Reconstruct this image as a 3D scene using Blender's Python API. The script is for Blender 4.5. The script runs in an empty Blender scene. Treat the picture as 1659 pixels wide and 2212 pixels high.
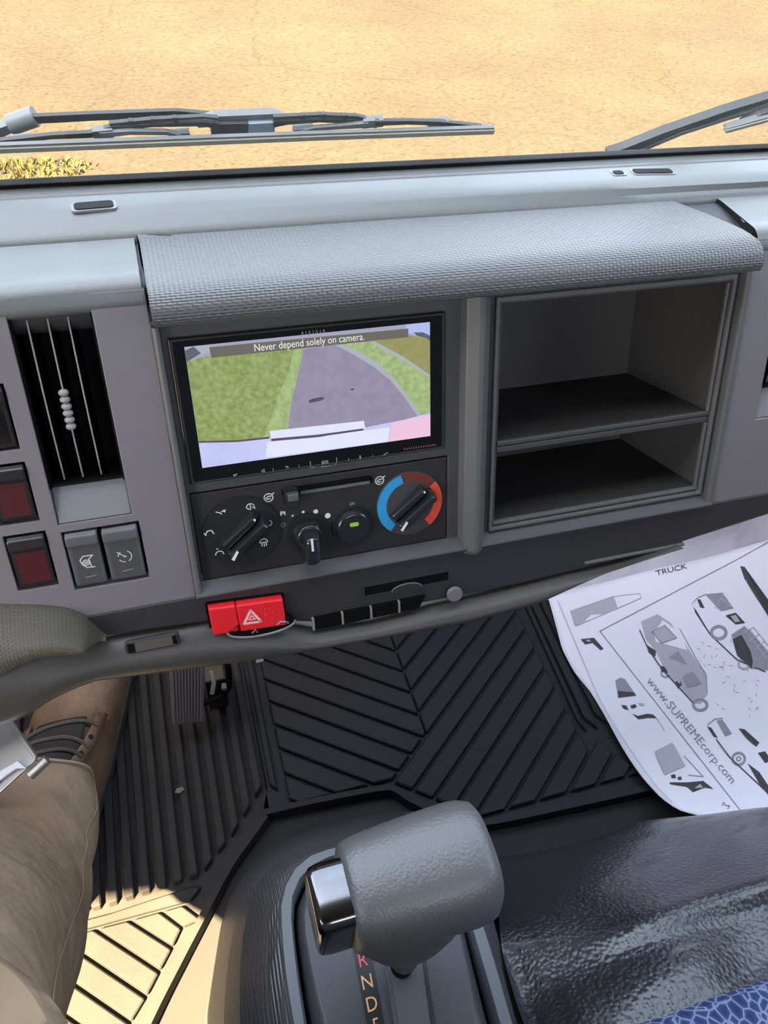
import bpy, bmesh, math, random
from mathutils import Vector, Matrix

random.seed(7)
SC = bpy.context.scene
COL = SC.collection

# ------------------------------------------------------------------ camera
CAM = Vector((0.0, 0.0, 0.95))            # phone held 0.95 m above the cab floor
FPX, CX, CY = 1660.0, 829.5, 1106.0       # focal length and centre for a 1659 x 2212 frame
# columns: camera right, camera down, camera forward, in the cab's axes (X right, Y forward, Z up)
CR = Vector((0.95654571, -0.28305037, 0.07001999))
CD = Vector((-0.15703156, -0.70241207, -0.69423221))
CF = Vector((0.24568557, 0.6530695, -0.71633709))
cam_data = bpy.data.cameras.new('camera')
cam = bpy.data.objects.new('camera', cam_data)
COL.objects.link(cam)
m = Matrix((CR, -CD, -CF)).transposed().to_4x4()
m.translation = CAM
cam.matrix_world = m
cam_data.sensor_fit = 'VERTICAL'
cam_data.sensor_height = 36.0
cam_data.lens = FPX / 2212.0 * 36.0
cam_data.clip_start = 0.01
SC.camera = cam

# ------------------------------------------------------------------ sky, sun, exposure
world = bpy.data.worlds.new('sky')
SC.world = world
world.use_nodes = True
wn = world.node_tree
for n in list(wn.nodes):
    wn.nodes.remove(n)
sky = wn.nodes.new('ShaderNodeTexSky')
sky.sky_type = 'NISHITA'
sky.sun_disc = False
SUN_DIR = Vector((-0.50, -0.36, 0.84)).normalized()     # towards the sun: behind and left of the cab
sky.sun_elevation = math.asin(SUN_DIR.z)
sky.sun_rotation = math.atan2(SUN_DIR.x, SUN_DIR.y)
sky.air_density = 1.0
sky.dust_density = 2.5
sky.ozone_density = 1.0
bg = wn.nodes.new('ShaderNodeBackground')
bg.inputs['Strength'].default_value = 1.72
wo = wn.nodes.new('ShaderNodeOutputWorld')
hsv = wn.nodes.new('ShaderNodeHueSaturation')       # hazy, milky sky
hsv.inputs['Saturation'].default_value = 0.52
wn.links.new(sky.outputs[0], hsv.inputs['Color'])
wn.links.new(hsv.outputs[0], bg.inputs[0])
wn.links.new(bg.outputs[0], wo.inputs[0])
sun_data = bpy.data.lights.new('sun', 'SUN')
sun_data.energy = 155.0
sun_data.angle = math.radians(0.8)
sun_data.color = (1.0, 0.75, 0.43)
sun = bpy.data.objects.new('sun', sun_data)
COL.objects.link(sun)
sun.rotation_euler = SUN_DIR.to_track_quat('Z', 'Y').to_euler()
sun.location = (-3, -2, 6)
SC.view_settings.view_transform = 'Standard'
SC.view_settings.look = 'None'
SC.view_settings.gamma = 1.0
SC.view_settings.use_curve_mapping = False
SC.view_settings.exposure = 0.0
SC.cycles.max_bounces = 8
SC.cycles.diffuse_bounces = 5
SC.cycles.transparent_max_bounces = 12

# ------------------------------------------------------------------ survey helpers
def ray(px, py):
    return CR * ((px - CX) / FPX) + CD * ((py - CY) / FPX) + CF

def at_z(px, py, z):
    "point of the horizontal plane at height z"
    r = ray(px, py)
    return CAM + r * ((z - CAM.z) / r.z)

FN = Vector((0, 0.93969262, -0.34202014))      # into the dash face (the face leans 20 degrees)
FD = Vector((0, -0.34202014, -0.93969262))     # down the dash face
FS = 0.515                                     # distance of the dash face

def fp(u, v, e=0.0):
    "dash-face coordinates in millimetres: u right, v down, e into the dash"
    return CAM + Vector((u * .001, 0, 0)) + FD * (v * .001) + FN * (FS + e * .001)

def uv_of(px, py, e=0.0):
    r = ray(px, py)
    p = r * ((FS + e * .001) / r.dot(FN))
    return (p.x * 1000, p.dot(FD) * 1000)

def at_f(px, py, e=0.0):
    u, v = uv_of(px, py, e)
    return (u, v, e)

WSB = Vector((0, 0.570, 0.710))                # foot of the windscreen
WLEAN = math.radians(24)
WN = Vector((0, math.cos(WLEAN), math.sin(WLEAN)))     # outward normal of the glass
WU = Vector((0, -math.sin(WLEAN), math.cos(WLEAN)))    # up the glass

def at_w(px, py, off):
    "point on a plane parallel to the windscreen, off metres outside it"
    r = ray(px, py)
    t = ((WSB + WN * off) - CAM).dot(WN) / r.dot(WN)
    return CAM + r * t

# ------------------------------------------------------------------ mesh helpers
MATS = {}

def link_mesh(name, verts, faces, mat, parent=None, smooth=False, bevel=0.0, bseg=2, uvs=None,
              mats=None, fmats=None, solid=0.0, subsurf=0, angle=40):
    org = parent_origin(parent)
    me = bpy.data.meshes.new(name)
    me.from_pydata([tuple(Vector(v) - org) for v in verts], [], faces)
    me.validate()
    if mats:
        for k in mats:
            me.materials.append(MATS[k])
        if fmats:
            for p, i in zip(me.polygons, fmats):
                p.material_index = i
    elif mat:
        me.materials.append(MATS[mat])
    if uvs:
        lay = me.uv_layers.new(name='UVMap')
        for lp in me.loops:
            lay.data[lp.index].uv = uvs[lp.vertex_index]
    bm = bmesh.new()
    bm.from_mesh(me)
    bmesh.ops.recalc_face_normals(bm, faces=bm.faces)
    bm.to_mesh(me)
    bm.free()
    if smooth:
        for p in me.polygons:
            p.use_smooth = True
        try:
            me.set_sharp_from_angle(angle=math.radians(angle))
        except Exception:
            pass
    o = bpy.data.objects.new(name, me)
    COL.objects.link(o)
    if parent:
        o.parent = parent
    if solid:
        s = o.modifiers.new('thickness', 'SOLIDIFY')
        s.thickness = solid
        s.offset = 0
    if bevel:
        b = o.modifiers.new('edges', 'BEVEL')
        b.width = bevel
        b.segments = bseg
        b.limit_method = 'ANGLE'
        b.angle_limit = math.radians(35)
    if subsurf:
        s = o.modifiers.new('smooth', 'SUBSURF')
        s.levels = s.render_levels = subsurf
    return o

def parent_origin(p):
    org = Vector((0, 0, 0))
    while p is not None:
        org = org + p.location
        p = p.parent
    return org

def thing(name, label, cat, loc, group=None):
    o = bpy.data.objects.new(name, None)
    o.empty_display_size = 0.02
    COL.objects.link(o)
    o.location = Vector(loc)
    o['label'] = label
    o['category'] = cat
    if group:
        o['group'] = group
    return o

def tag(o, label, cat, group=None, kind=None):
    o['label'] = label
    o['category'] = cat
    if group:
        o['group'] = group
    if kind:
        o['kind'] = kind
    return o

def struct(o):
    o['kind'] = 'structure'
    return o

def ident(x, y, z):
    return Vector((x, y, z))

def boxdata(f, a0, a1, b0, b1, c0, c1):
    v = [f(a, b, c) for c in (c0, c1) for b in (b0, b1) for a in (a0, a1)]
    q = [(0, 1, 3, 2), (4, 6, 7, 5), (0, 4, 5, 1), (2, 3, 7, 6), (0, 2, 6, 4), (1, 5, 7, 3)]
    return v, q

def box(name, f, a0, a1, b0, b1, c0, c1, mat, parent=None, **k):
    v, q = boxdata(f, a0, a1, b0, b1, c0, c1)
    return link_mesh(name, v, q, mat, parent, **k)

class MB:
    "collects several solids into one mesh"
    def __init__(s):
        s.v, s.f, s.fm = [], [], []
    def add(s, v, f, mi=0):
        n = len(s.v)
        s.v += list(v)
        s.f += [tuple(i + n for i in q) for q in f]
        s.fm += [mi] * len(f)
    def box(s, f, *a, mi=0):
        v, q = boxdata(f, *a)
        s.add(v, q, mi)
    def poly(s, pts, mi=0):
        s.add(pts, [tuple(range(len(pts)))], mi)
    def prism(s, f, poly, c0, c1, mi=0):
        v, q = prismdata(f, poly, c0, c1)
        s.add(v, q, mi)
    def tube(s, pts, r, n=8, mi=0):
        v, q = tubedata(pts, r, n)
        s.add(v, q, mi)
    def build(s, name, mat, parent=None, **k):
        if k.get('mats'):
            k['fmats'] = s.fm
        return link_mesh(name, s.v, s.f, mat, parent, **k)

def prismdata(f, poly, c0, c1, scale1=1.0):
    n = len(poly)
    cx = sum(p[0] for p in poly) / n
    cy = sum(p[1] for p in poly) / n
    v = [f(p[0], p[1], c0) for p in poly]
    v += [f(cx + (p[0] - cx) * scale1, cy + (p[1] - cy) * scale1, c1) for p in poly]
    q = [tuple(range(n))[::-1], tuple(range(n, 2 * n))]
    q += [(i, (i + 1) % n, n + (i + 1) % n, n + i) for i in range(n)]
    return v, q

def prism(name, f, poly, c0, c1, mat, parent=None, scale1=1.0, **k):
    v, q = prismdata(f, poly, c0, c1, scale1)
    return link_mesh(name, v, q, mat, parent, **k)

def tubedata(pts, r, n=8):
    pts = [Vector(p) for p in pts]
    rr = r if isinstance(r, (list, tuple)) else [r] * len(pts)
    v, q = [], []
    nrm = None
    for i, p in enumerate(pts):
        t = (pts[min(i + 1, len(pts) - 1)] - pts[max(i - 1, 0)]).normalized()
        if nrm is None:
            nrm = t.orthogonal().normalized()
        else:
            nrm = (nrm - t * nrm.dot(t))
            nrm = nrm.normalized() if nrm.length > 1e-6 else t.orthogonal().normalized()
        b = t.cross(nrm)
        for k in range(n):
            a = 2 * math.pi * k / n
            v.append(p + nrm * (math.cos(a) * rr[i]) + b * (math.sin(a) * rr[i]))
    for i in range(len(pts) - 1):
        for k in range(n):
            q.append((i * n + k, i * n + (k + 1) % n, (i + 1) * n + (k + 1) % n, (i + 1) * n + k))
    q.append(tuple(range(n))[::-1])
    q.append(tuple(range((len(pts) - 1) * n, len(pts) * n)))
    return v, q

def tube(name, pts, r, mat, parent=None, n=8, **k):
    v, q = tubedata(pts, r, n)
    return link_mesh(name, v, q, mat, parent, smooth=True, **k)

def loft(name, rows, mat, parent=None, closed=False, caps=False, **k):
    "rows of points; gives UVs in metres"
    n = len(rows[0])
    v = [Vector(p) for r in rows for p in r]
    q = []
    kk = n if closed else n - 1
    for i in range(len(rows) - 1):
        for j in range(kk):
            q.append((i * n + j, i * n + (j + 1) % n, (i + 1) * n + (j + 1) % n, (i + 1) * n + j))
    if caps:
        q.append(tuple(range(n))[::-1])
        q.append(tuple(range((len(rows) - 1) * n, len(rows) * n)))
    uv = []
    mid = n // 2
    dv = 0.0
    for i, r in enumerate(rows):
        if i:
            dv += (Vector(r[mid]) - Vector(rows[i - 1][mid])).length
        du = 0.0
        for j in range(n):
            if j:
                du += (Vector(r[j]) - Vector(r[j - 1])).length
            uv.append((du if closed else Vector(r[j]).x, dv))
    return link_mesh(name, v, q, mat, parent, uvs=uv, smooth=k.pop('smooth', True), **k)

def rrect(a0, a1, b0, b1, r, n=4):
    out = []
    for cx, cy, s in ((a1 - r, b1 - r, 0), (a0 + r, b1 - r, 1), (a0 + r, b0 + r, 2), (a1 - r, b0 + r, 3)):
        for i in range(n + 1):
            t = math.pi / 2 * (s + i / n)
            out.append((cx + r * math.cos(t), cy + r * math.sin(t)))
    return out

def circ(cx, cy, r, n=32, a0=0.0, a1=2 * math.pi, full=True):
    k = n if full else n + 1
    return [(cx + r * math.cos(a0 + (a1 - a0) * i / n), cy + r * math.sin(a0 + (a1 - a0) * i / n)) for i in range(k)]

def holed_panel(name, f, a_rng, b_rng, holes, e, depth, mat, parent=None, **k):
    "flat panel with rectangular holes whose walls go depth deep"
    A = sorted(set([a_rng[0], a_rng[1]] + [h[0] for h in holes] + [h[1] for h in holes]))
    B = sorted(set([b_rng[0], b_rng[1]] + [h[2] for h in holes] + [h[3] for h in holes]))
    idx, v, q = {}, [], []
    def vid(i, j, d):
        key = (i, j, d)
        if key not in idx:
            idx[key] = len(v)
            v.append(f(A[i], B[j], e + (depth if d else 0)))
        return idx[key]
    na, nb = len(A) - 1, len(B) - 1
    solid = [[True] * nb for _ in range(na)]
    for i in range(na):
        for j in range(nb):
            ca, cb = (A[i] + A[i + 1]) / 2, (B[j] + B[j + 1]) / 2
            for h in holes:
                if h[0] < ca < h[1] and h[2] < cb < h[3]:
                    solid[i][j] = False
    def s(i, j):
        return 0 <= i < na and 0 <= j < nb and solid[i][j]
    for i in range(na):
        for j in range(nb):
            if not solid[i][j]:
                continue
            for d in (0, 1):
                q.append((vid(i, j, d), vid(i + 1, j, d), vid(i + 1, j + 1, d), vid(i, j + 1, d)))
            if not s(i - 1, j): q.append((vid(i, j, 0), vid(i, j + 1, 0), vid(i, j + 1, 1), vid(i, j, 1)))
            if not s(i + 1, j): q.append((vid(i + 1, j, 0), vid(i + 1, j + 1, 0), vid(i + 1, j + 1, 1), vid(i + 1, j, 1)))
            if not s(i, j - 1): q.append((vid(i, j, 0), vid(i + 1, j, 0), vid(i + 1, j, 1), vid(i, j, 1)))
            if not s(i, j + 1): q.append((vid(i, j + 1, 0), vid(i + 1, j + 1, 0), vid(i + 1, j + 1, 1), vid(i, j + 1, 1)))
    return link_mesh(name, v, q, mat, parent, **k)

def resample(pts, n):
    pts = [Vector(p) for p in pts]
    L = [0.0]
    for a, b in zip(pts, pts[1:]):
        L.append(L[-1] + (b - a).length)
    out = []
    for i in range(n):
        t = L[-1] * i / (n - 1)
        k = 0
        while k < len(L) - 2 and L[k + 1] < t:
            k += 1
        d = L[k + 1] - L[k]
        out.append(pts[k].lerp(pts[k + 1], (t - L[k]) / d if d else 0))
    return out

def spline(pts, n):
    "Catmull-Rom through the points, n samples"
    pts = [Vector(p) for p in pts]
    P = [pts[0] * 2 - pts[1]] + pts + [pts[-1] * 2 - pts[-2]]
    segs = len(pts) - 1
    out = []
    for i in range(n):
        t = segs * i / (n - 1)
        k = min(int(t), segs - 1)
        t -= k
        a, b, c, d = P[k:k + 4]
        out.append(0.5 * ((2 * b) + (c - a) * t + (2 * a - 5 * b + 4 * c - d) * t * t + (3 * b - a - 3 * c + d) * t ** 3))
    return out

_txt = {}
def text2d(s, size):
    key = (s, size)
    if key not in _txt:
        cu = bpy.data.curves.new('lettering', 'FONT')
        cu.body = s
        cu.size = size
        cu.align_x = 'CENTER'
        cu.align_y = 'CENTER'
        cu.resolution_u = 3
        o = bpy.data.objects.new('lettering', cu)
        COL.objects.link(o)
        dg = bpy.context.evaluated_depsgraph_get()
        me = o.evaluated_get(dg).to_mesh()
        vs = [(v.co.x, v.co.y) for v in me.vertices]
        fs = [tuple(p.vertices) for p in me.polygons]
        o.evaluated_get(dg).to_mesh_clear()
        bpy.data.objects.remove(o)
        bpy.data.curves.remove(cu)
        _txt[key] = (vs, fs)
    return _txt[key]

def text_into(mb, s, size, f, mi=0):
    vs, fs = text2d(s, size)
    mb.add([f(x, y) for x, y in vs], fs, mi)

def line_poly(pts, w):
    "flat ribbon (2-D) along a polyline as a list of quads"
    out = []
    for (x0, y0), (x1, y1) in zip(pts, pts[1:]):
        dx, dy = x1 - x0, y1 - y0
        L = math.hypot(dx, dy) or 1
        nx, ny = -dy / L * w / 2, dx / L * w / 2
        ex, ey = dx / L * w * .3, dy / L * w * .3
        out.append([(x0 + nx - ex, y0 + ny - ey), (x1 + nx + ex, y1 + ny + ey), (x1 - nx + ex, y1 - ny + ey), (x0 - nx - ex, y0 - ny - ey)])
    return out

# ------------------------------------------------------------------ materials
def mat(name, col, rough=0.5, metal=0.0, spec=0.5, bump=None, noise=None, emit=0.0, uvk=None, coat=0.0, sheen=0.0, pebble=False):
    """bump = (scale, strength, distance); noise = (scale, second colour, contrast); uvk = (pitch, strength, distance) knurl on UV"""
    M = bpy.data.materials.new(name)
    M.use_nodes = True
    t = M.node_tree
    b = t.nodes['Principled BSDF']
    L = t.links.new
    b.inputs['Base Color'].default_value = (*col, 1)
    b.inputs['Roughness'].default_value = rough
    b.inputs['Metallic'].default_value = metal
    b.inputs['Specular IOR Level'].default_value = spec
    b.inputs['Coat Weight'].default_value = coat
    b.inputs['Sheen Weight'].default_value = sheen
    if emit:
        b.inputs['Emission Color'].default_value = (*col, 1)
        b.inputs['Emission Strength'].default_value = emit
        b.inputs['Base Color'].default_value = (.01, .01, .01, 1)
    tc = t.nodes.new('ShaderNodeTexCoord')
    if noise:
        n = t.nodes.new('ShaderNodeTexNoise')
        n.inputs['Scale'].default_value = noise[0]
        n.inputs['Detail'].default_value = 6
        L(tc.outputs['Object'], n.inputs['Vector'])
        r = t.nodes.new('ShaderNodeMapRange')
        c = noise[2]
        r.inputs[1].default_value = .5 - c
        r.inputs[2].default_value = .5 + c
        L(n.outputs['Fac'], r.inputs[0])
        mx = t.nodes.new('ShaderNodeMix')
        mx.data_type = 'RGBA'
        mx.inputs[6].default_value = (*col, 1)
        mx.inputs[7].default_value = (*noise[1], 1)
        L(r.outputs[0], mx.inputs[0])
        L(mx.outputs[2], b.inputs['Base Color'] if not emit else b.inputs['Emission Color'])
    prev = None
    if bump:
        n = t.nodes.new('ShaderNodeTexVoronoi' if pebble else 'ShaderNodeTexNoise')
        n.inputs['Scale'].default_value = bump[0]
        if pebble:
            n.feature = 'SMOOTH_F1'
        else:
            n.inputs['Detail'].default_value = 3
        L(tc.outputs['Object'], n.inputs['Vector'])
        bp = t.nodes.new('ShaderNodeBump')
        bp.inputs['Strength'].default_value = bump[1]
        bp.inputs['Distance'].default_value = bump[2]
        L(n.outputs['Distance' if pebble else 'Fac'], bp.inputs['Height'])
        L(bp.outputs[0], b.inputs['Normal'])
        prev = bp
    if uvk:
        sx = t.nodes.new('ShaderNodeSeparateXYZ')
        L(tc.outputs['UV'], sx.inputs[0])
        k = 2 * math.pi / uvk[0]
        def M2(op, a, bb):
            q = t.nodes.new('ShaderNodeMath')
            q.operation = op
            for i, s in enumerate((a, bb)):
                if s is None:
                    continue
                if isinstance(s, (int, float)):
                    q.inputs[i].default_value = s
                else:
                    L(s, q.inputs[i])
            return q.outputs[0]
        x, y = M2('MULTIPLY', sx.outputs[0], k * .62), M2('MULTIPLY', sx.outputs[1], k)
        a = M2('SINE', M2('ADD', x, y), None)
        c = M2('SINE', M2('SUBTRACT', x, y), None)
        h = M2('ADD', M2('MULTIPLY', a, c), M2('MULTIPLY', a, .4))
        bp = t.nodes.new('ShaderNodeBump')
        bp.inputs['Strength'].default_value = uvk[1]
        bp.inputs['Distance'].default_value = uvk[2]
        L(h, bp.inputs['Height'])
        if prev:
            L(prev.outputs[0], bp.inputs['Normal'])
        L(bp.outputs[0], b.inputs['Normal'])
    MATS[name] = M
    return M

PL = (.185, .166, .172)
mat('pad_plastic', (.135, .142, .135), .40, spec=.9, bump=(900, .25, .0006))
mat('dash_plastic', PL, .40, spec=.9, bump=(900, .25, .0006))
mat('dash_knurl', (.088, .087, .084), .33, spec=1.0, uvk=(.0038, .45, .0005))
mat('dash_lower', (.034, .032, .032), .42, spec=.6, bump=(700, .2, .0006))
mat('fascia_grey', (.06, .057, .056), .5, bump=(900, .2, .0005))
mat('rim_grey', (.12, .115, .11), .4)
mat('panel_dark', (.022, .020, .019), .5, bump=(900, .2, .0005))
mat('bin_dark', (.026, .024, .022), .62, bump=(1200, .4, .0006))
mat('bin_wall', (.070, .063, .059), .55, bump=(900, .2, .0005))
mat('vent_black', (.003, .003, .003), .6, spec=.15)
mat('louvre', (.30, .29, .28), .35)
mat('gloss_black', (.006, .006, .007), .08)
mat('knob_black', (.016, .016, .017), .2, spec=.8)
mat('switch_grey', (.10, .098, .1), .38)
mat('switch_black', (.022, .02, .021), .25)
mat('switch_red_reflection', (.075, .012, .018), .3)  # reflection of red clothing put into the colour of black switch faces
mat('white_mark', (.75, .75, .73), .5)
mat('grey_mark', (.32, .32, .31), .5)
mat('blue_mark', (.03, .30, .60), .4)
mat('red_mark', (.75, .075, .035), .4)
mat('darkred_mark', (.16, .03, .02), .4)
mat('green_light', (.40, .72, .07), .4, emit=.6)
mat('hazard_red', (.80, .018, .028), .38, bump=(500, .15, .0006))
mat('hazard_mark', (.9, .55, .5), .5)
mat('seal_black', (.006, .006, .006), .6)
mat('rubber_mat', (.011, .0115, .013), .6, spec=.22, bump=(600, .3, .0008))
mat('rubber_driver', (.0195, .0185, .018), .65, spec=.15, bump=(600, .3, .0008), noise=(14, (.027, .0255, .0235), .2))
mat('floor_metal', (.013, .013, .013), .7, spec=.25)
mat('pedal_rubber', (.15, .14, .155), .55)
mat('vinyl', (.017, .018, .021), .32, spec=.9, coat=.2, bump=(330, .55, -.0016), pebble=True)
mat('console_grey', (.075, .075, .078), .42, bump=(800, .25, .0006))
mat('console_dark', (.045, .045, .048), .4, spec=.9, uvk=(.0036, .45, .0005))
mat('plate_grey', (.060, .061, .066), .4, bump=(700, .25, .0006))
mat('slot_grey', (.10, .102, .108), .4)
mat('knob_grain', (.095, .093, .090), .42, spec=.9, bump=(620, .4, -.0006), pebble=True)
mat('chrome', (.17, .17, .18), .14, metal=1.0)
mat('steel', (.50, .49, .47), .42, metal=1.0)
mat('black_strip', (.012, .012, .012), .4)
mat('letter_red', (.85, .08, .14), .5)
mat('letter_tan', (.85, .48, .22), .5)
mat('paper', (.62, .62, .69), .7, bump=(30, .12, .004))
mat('ink_dark', (.035, .035, .035), .7)
mat('ink_grey', (.22, .22, .25), .7)
mat('ink_light', (.33, .33, .37), .7)
mat('plastic_sheet', (.42, .40, .46), .4, bump=(18, .5, .02))
mat('trouser', (.21, .145, .088), .9, bump=(34, .55, .012), noise=(13, (.28, .205, .13), .2), spec=.15)
mat('trouser_hem', (.34, .26, .18), .85)
mat('boot_leather', (.10, .060, .035), .6, bump=(90, .5, .003), noise=(22, (.19, .12, .070), .2))
mat('boot_dark', (.022, .020, .019), .7, bump=(400, .5, .001))
mat('lace', (.075, .062, .052), .8, bump=(900, .6, .001))
mat('sole', (.03, .025, .02), .8)
mat('wiper_grey', (.12, .125, .13), .5)
mat('wiper_dark', (.035, .035, .034), .5)
mat('sunlit_rubber', (.20, .185, .15), .6)  # sunlit look of the blades put into their colour
mat('head_lining', (.16, .155, .15), .9)
mat('cab_trim', (.07, .068, .066), .8)
mat('white_body', (.7, .7, .7), .4)
mat('weed', (.055, .045, .010), .8, spec=.1)
mat('scr_base', (.40, .40, .55), .3, emit=.9)
mat('scr_grass', (.22, .30, .075), .4, emit=.95, noise=(260, (.36, .44, .17), .16))
mat('scr_grass_light', (.30, .42, .16), .4, emit=.95, noise=(260, (.45, .55, .26), .16))
mat('scr_grass_dry', (.36, .32, .13), .4, emit=.95, noise=(200, (.26, .30, .09), .16))
mat('scr_road', (.36, .31, .43), .4, emit=.9, noise=(160, (.30, .27, .40), .16))
mat('scr_verge', (.42, .45, .52), .4, emit=.95)
mat('scr_sky', (.45, .53, .85), .4, emit=.95)
mat('scr_trees', (.10, .12, .16), .4, emit=.95)
mat('scr_bumper', (.50, .54, .88), .4, emit=1.0, noise=(60, (.58, .62, .92), .2))
mat('scr_plate', (.76, .78, .95), .4, emit=1.0)
mat('scr_pink', (.85, .55, .72), .4, emit=1.0)
mat('scr_bar', (.15, .14, .12), .4, emit=.9)
mat('scr_text', (.85, .85, .85), .4, emit=1.0)
mat('scr_spot', (.10, .08, .11), .4, emit=.9)
mat('led_red', (.25, .012, .03), .4)

mat('rim_blue', (.13, .14, .155), .4, bump=(900, .2, .0005))
mat('adaptor_blue', (.20, .24, .30), .4)
mat('switch_face', (.075, .072, .074), .45)
mat('bead_grey', (.30, .29, .28), .3)
mat('dash_light', (.20, .195, .20), .45, bump=(900, .2, .0005))
mat('pocket_brown', (.10, .085, .07), .6)
mat('divider_tan', (.28, .24, .17), .5)
mat('rail_warm_light', (.062, .056, .050), .42, bump=(700, .2, .0006))  # warm bounced sunlight put into the rail's plastic colour
mat('dash_knurl_warm_light', (.085, .074, .055), .48, uvk=(.0031, .4, .0005))  # same dash plastic, tinted for sun bounced onto the bolster
mat('red_reflection', (.55, .10, .16), .5)
mat('dial_black', (.014, .014, .014), .42)
mat('dial_grey', (.05, .047, .044), .5)

def cloth_blue():
    M = mat('blue_cloth', (.05, .09, .30), .9, bump=(900, .5, .001))
    t = M.node_tree
    b = t.nodes['Principled BSDF']
    tc = t.nodes.new('ShaderNodeTexCoord')
    vo = t.nodes.new('ShaderNodeTexVoronoi')
    vo.feature = 'DISTANCE_TO_EDGE'
    vo.inputs['Scale'].default_value = 120
    t.links.new(tc.outputs['Object'], vo.inputs['Vector'])
    cr = t.nodes.new('ShaderNodeValToRGB')
    e = cr.color_ramp.elements
    e[0].position, e[0].color = .04, (.20, .24, .34, 1)
    e[1].position, e[1].color = .09, (.035, .060, .18, 1)
    k = e.new(.35)
    k.color = (.015, .025, .10, 1)
    t.links.new(vo.outputs['Distance'], cr.inputs[0])
    t.links.new(cr.outputs[0], b.inputs['Base Color'])
cloth_blue()

def glass():
    M = bpy.data.materials.new('windscreen_glass')
    M.use_nodes = True
    t = M.node_tree
    t.nodes.remove(t.nodes['Principled BSDF'])
    tr = t.nodes.new('ShaderNodeBsdfTransparent')
    tr.inputs[0].default_value = (.95, .97, .96, 1)
    gl = t.nodes.new('ShaderNodeBsdfGlossy')
    gl.inputs['Roughness'].default_value = .02
    lw = t.nodes.new('ShaderNodeLayerWeight')
    lw.inputs[0].default_value = .5
    pw = t.nodes.new('ShaderNodeMath')
    pw.operation = 'POWER'
    pw.inputs[1].default_value = 5.0
    t.links.new(lw.outputs['Facing'], pw.inputs[0])
    fr = t.nodes.new('ShaderNodeMath')
    fr.operation = 'MULTIPLY_ADD'
    fr.inputs[1].default_value = .96
    fr.inputs[2].default_value = .04
    t.links.new(pw.outputs[0], fr.inputs[0])
    mx = t.nodes.new('ShaderNodeMixShader')
    t.links.new(fr.outputs[0], mx.inputs[0])
    t.links.new(tr.outputs[0], mx.inputs[1])
    t.links.new(gl.outputs[0], mx.inputs[2])
    t.links.new(mx.outputs[0], t.nodes['Material Output'].inputs[0])
    MATS['windscreen_glass'] = M
glass()

def ground_mat():
    M = bpy.data.materials.new('gravelly_asphalt')
    M.use_nodes = True
    t = M.node_tree
    b = t.nodes['Principled BSDF']
    L = t.links.new
    b.inputs['Roughness'].default_value = .95
    b.inputs['Specular IOR Level'].default_value = .04
    tc = t.nodes.new('ShaderNodeTexCoord')
    def noise(s, d=6):
        n = t.nodes.new('ShaderNodeTexNoise')
        n.inputs['Scale'].default_value = s
        n.inputs['Detail'].default_value = d
        L(tc.outputs['Object'], n.inputs['Vector'])
        return n.outputs['Fac']
    def ramp(src, stops):
        c = t.nodes.new('ShaderNodeValToRGB')
        e = c.color_ramp.elements
        e[0].position, e[0].color = stops[0][0], (*stops[0][1], 1)
        e[1].position, e[1].color = stops[-1][0], (*stops[-1][1], 1)
        for p, cc in stops[1:-1]:
            k = e.new(p)
            k.color = (*cc, 1)
        L(src, c.inputs[0])
        return c.outputs[0]
    def mix(a, bb, f, mode='MIX'):
        x = t.nodes.new('ShaderNodeMix')
        x.data_type = 'RGBA'
        x.blend_type = mode
        if isinstance(f, float): x.inputs[0].default_value = f
        else: L(f, x.inputs[0])
        L(a, x.inputs[6]); L(bb, x.inputs[7])
        return x.outputs[2]
    base = ramp(noise(.9), [(.35, (.0222, .0180, .0138)), (.65, (.0248, .0222, .0165))])
    fine = ramp(noise(34, 9), [(.30, (.58, .55, .48)), (.42, (.95, .95, .93)), (.55, (1, 1, 1)), (.70, (1.35, 1.36, 1.32))])
    c = mix(base, fine, .85, 'MULTIPLY')
    # cracks
    wv = t.nodes.new('ShaderNodeTexNoise')
    wv.inputs['Scale'].default_value = 1.6
    L(tc.outputs['Object'], wv.inputs['Vector'])
    vm = t.nodes.new('ShaderNodeVectorMath')
    vm.operation = 'MULTIPLY_ADD'
    vm.inputs[1].default_value = (.5, .5, .5)
    L(wv.outputs['Color'], vm.inputs[0]); L(tc.outputs['Object'], vm.inputs[2])
    vo = t.nodes.new('ShaderNodeTexVoronoi')
    vo.feature = 'DISTANCE_TO_EDGE'
    vo.inputs['Scale'].default_value = .55
    L(vm.outputs[0], vo.inputs['Vector'])
    crack = ramp(vo.outputs['Distance'], [(0.0, (.82, .80, .78)), (.010, (1, 1, 1))])
    c = mix(c, crack, .8, 'MULTIPLY')
    L(c, b.inputs['Base Color'])
    bp = t.nodes.new('ShaderNodeBump')
    bp.inputs['Strength'].default_value = .35
    bp.inputs['Distance'].default_value = .01
    L(noise(55, 4), bp.inputs['Height'])
    L(bp.outputs[0], b.inputs['Normal'])
    MATS['gravelly_asphalt'] = M
ground_mat()

# ================================================================== large structure
GZ = -0.95
g = link_mesh('ground', [(-30, -20, GZ), (40, -20, GZ), (40, 60, GZ), (-30, 60, GZ)], [(0, 1, 2, 3)], 'gravelly_asphalt')
struct(g)

XL, XR, YB, ZR = -0.60, 1.05, -0.60, 1.55
fl = box('floor', ident, XL, XR, YB, .78, -.03, 0.0, 'floor_metal'); struct(fl)
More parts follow.
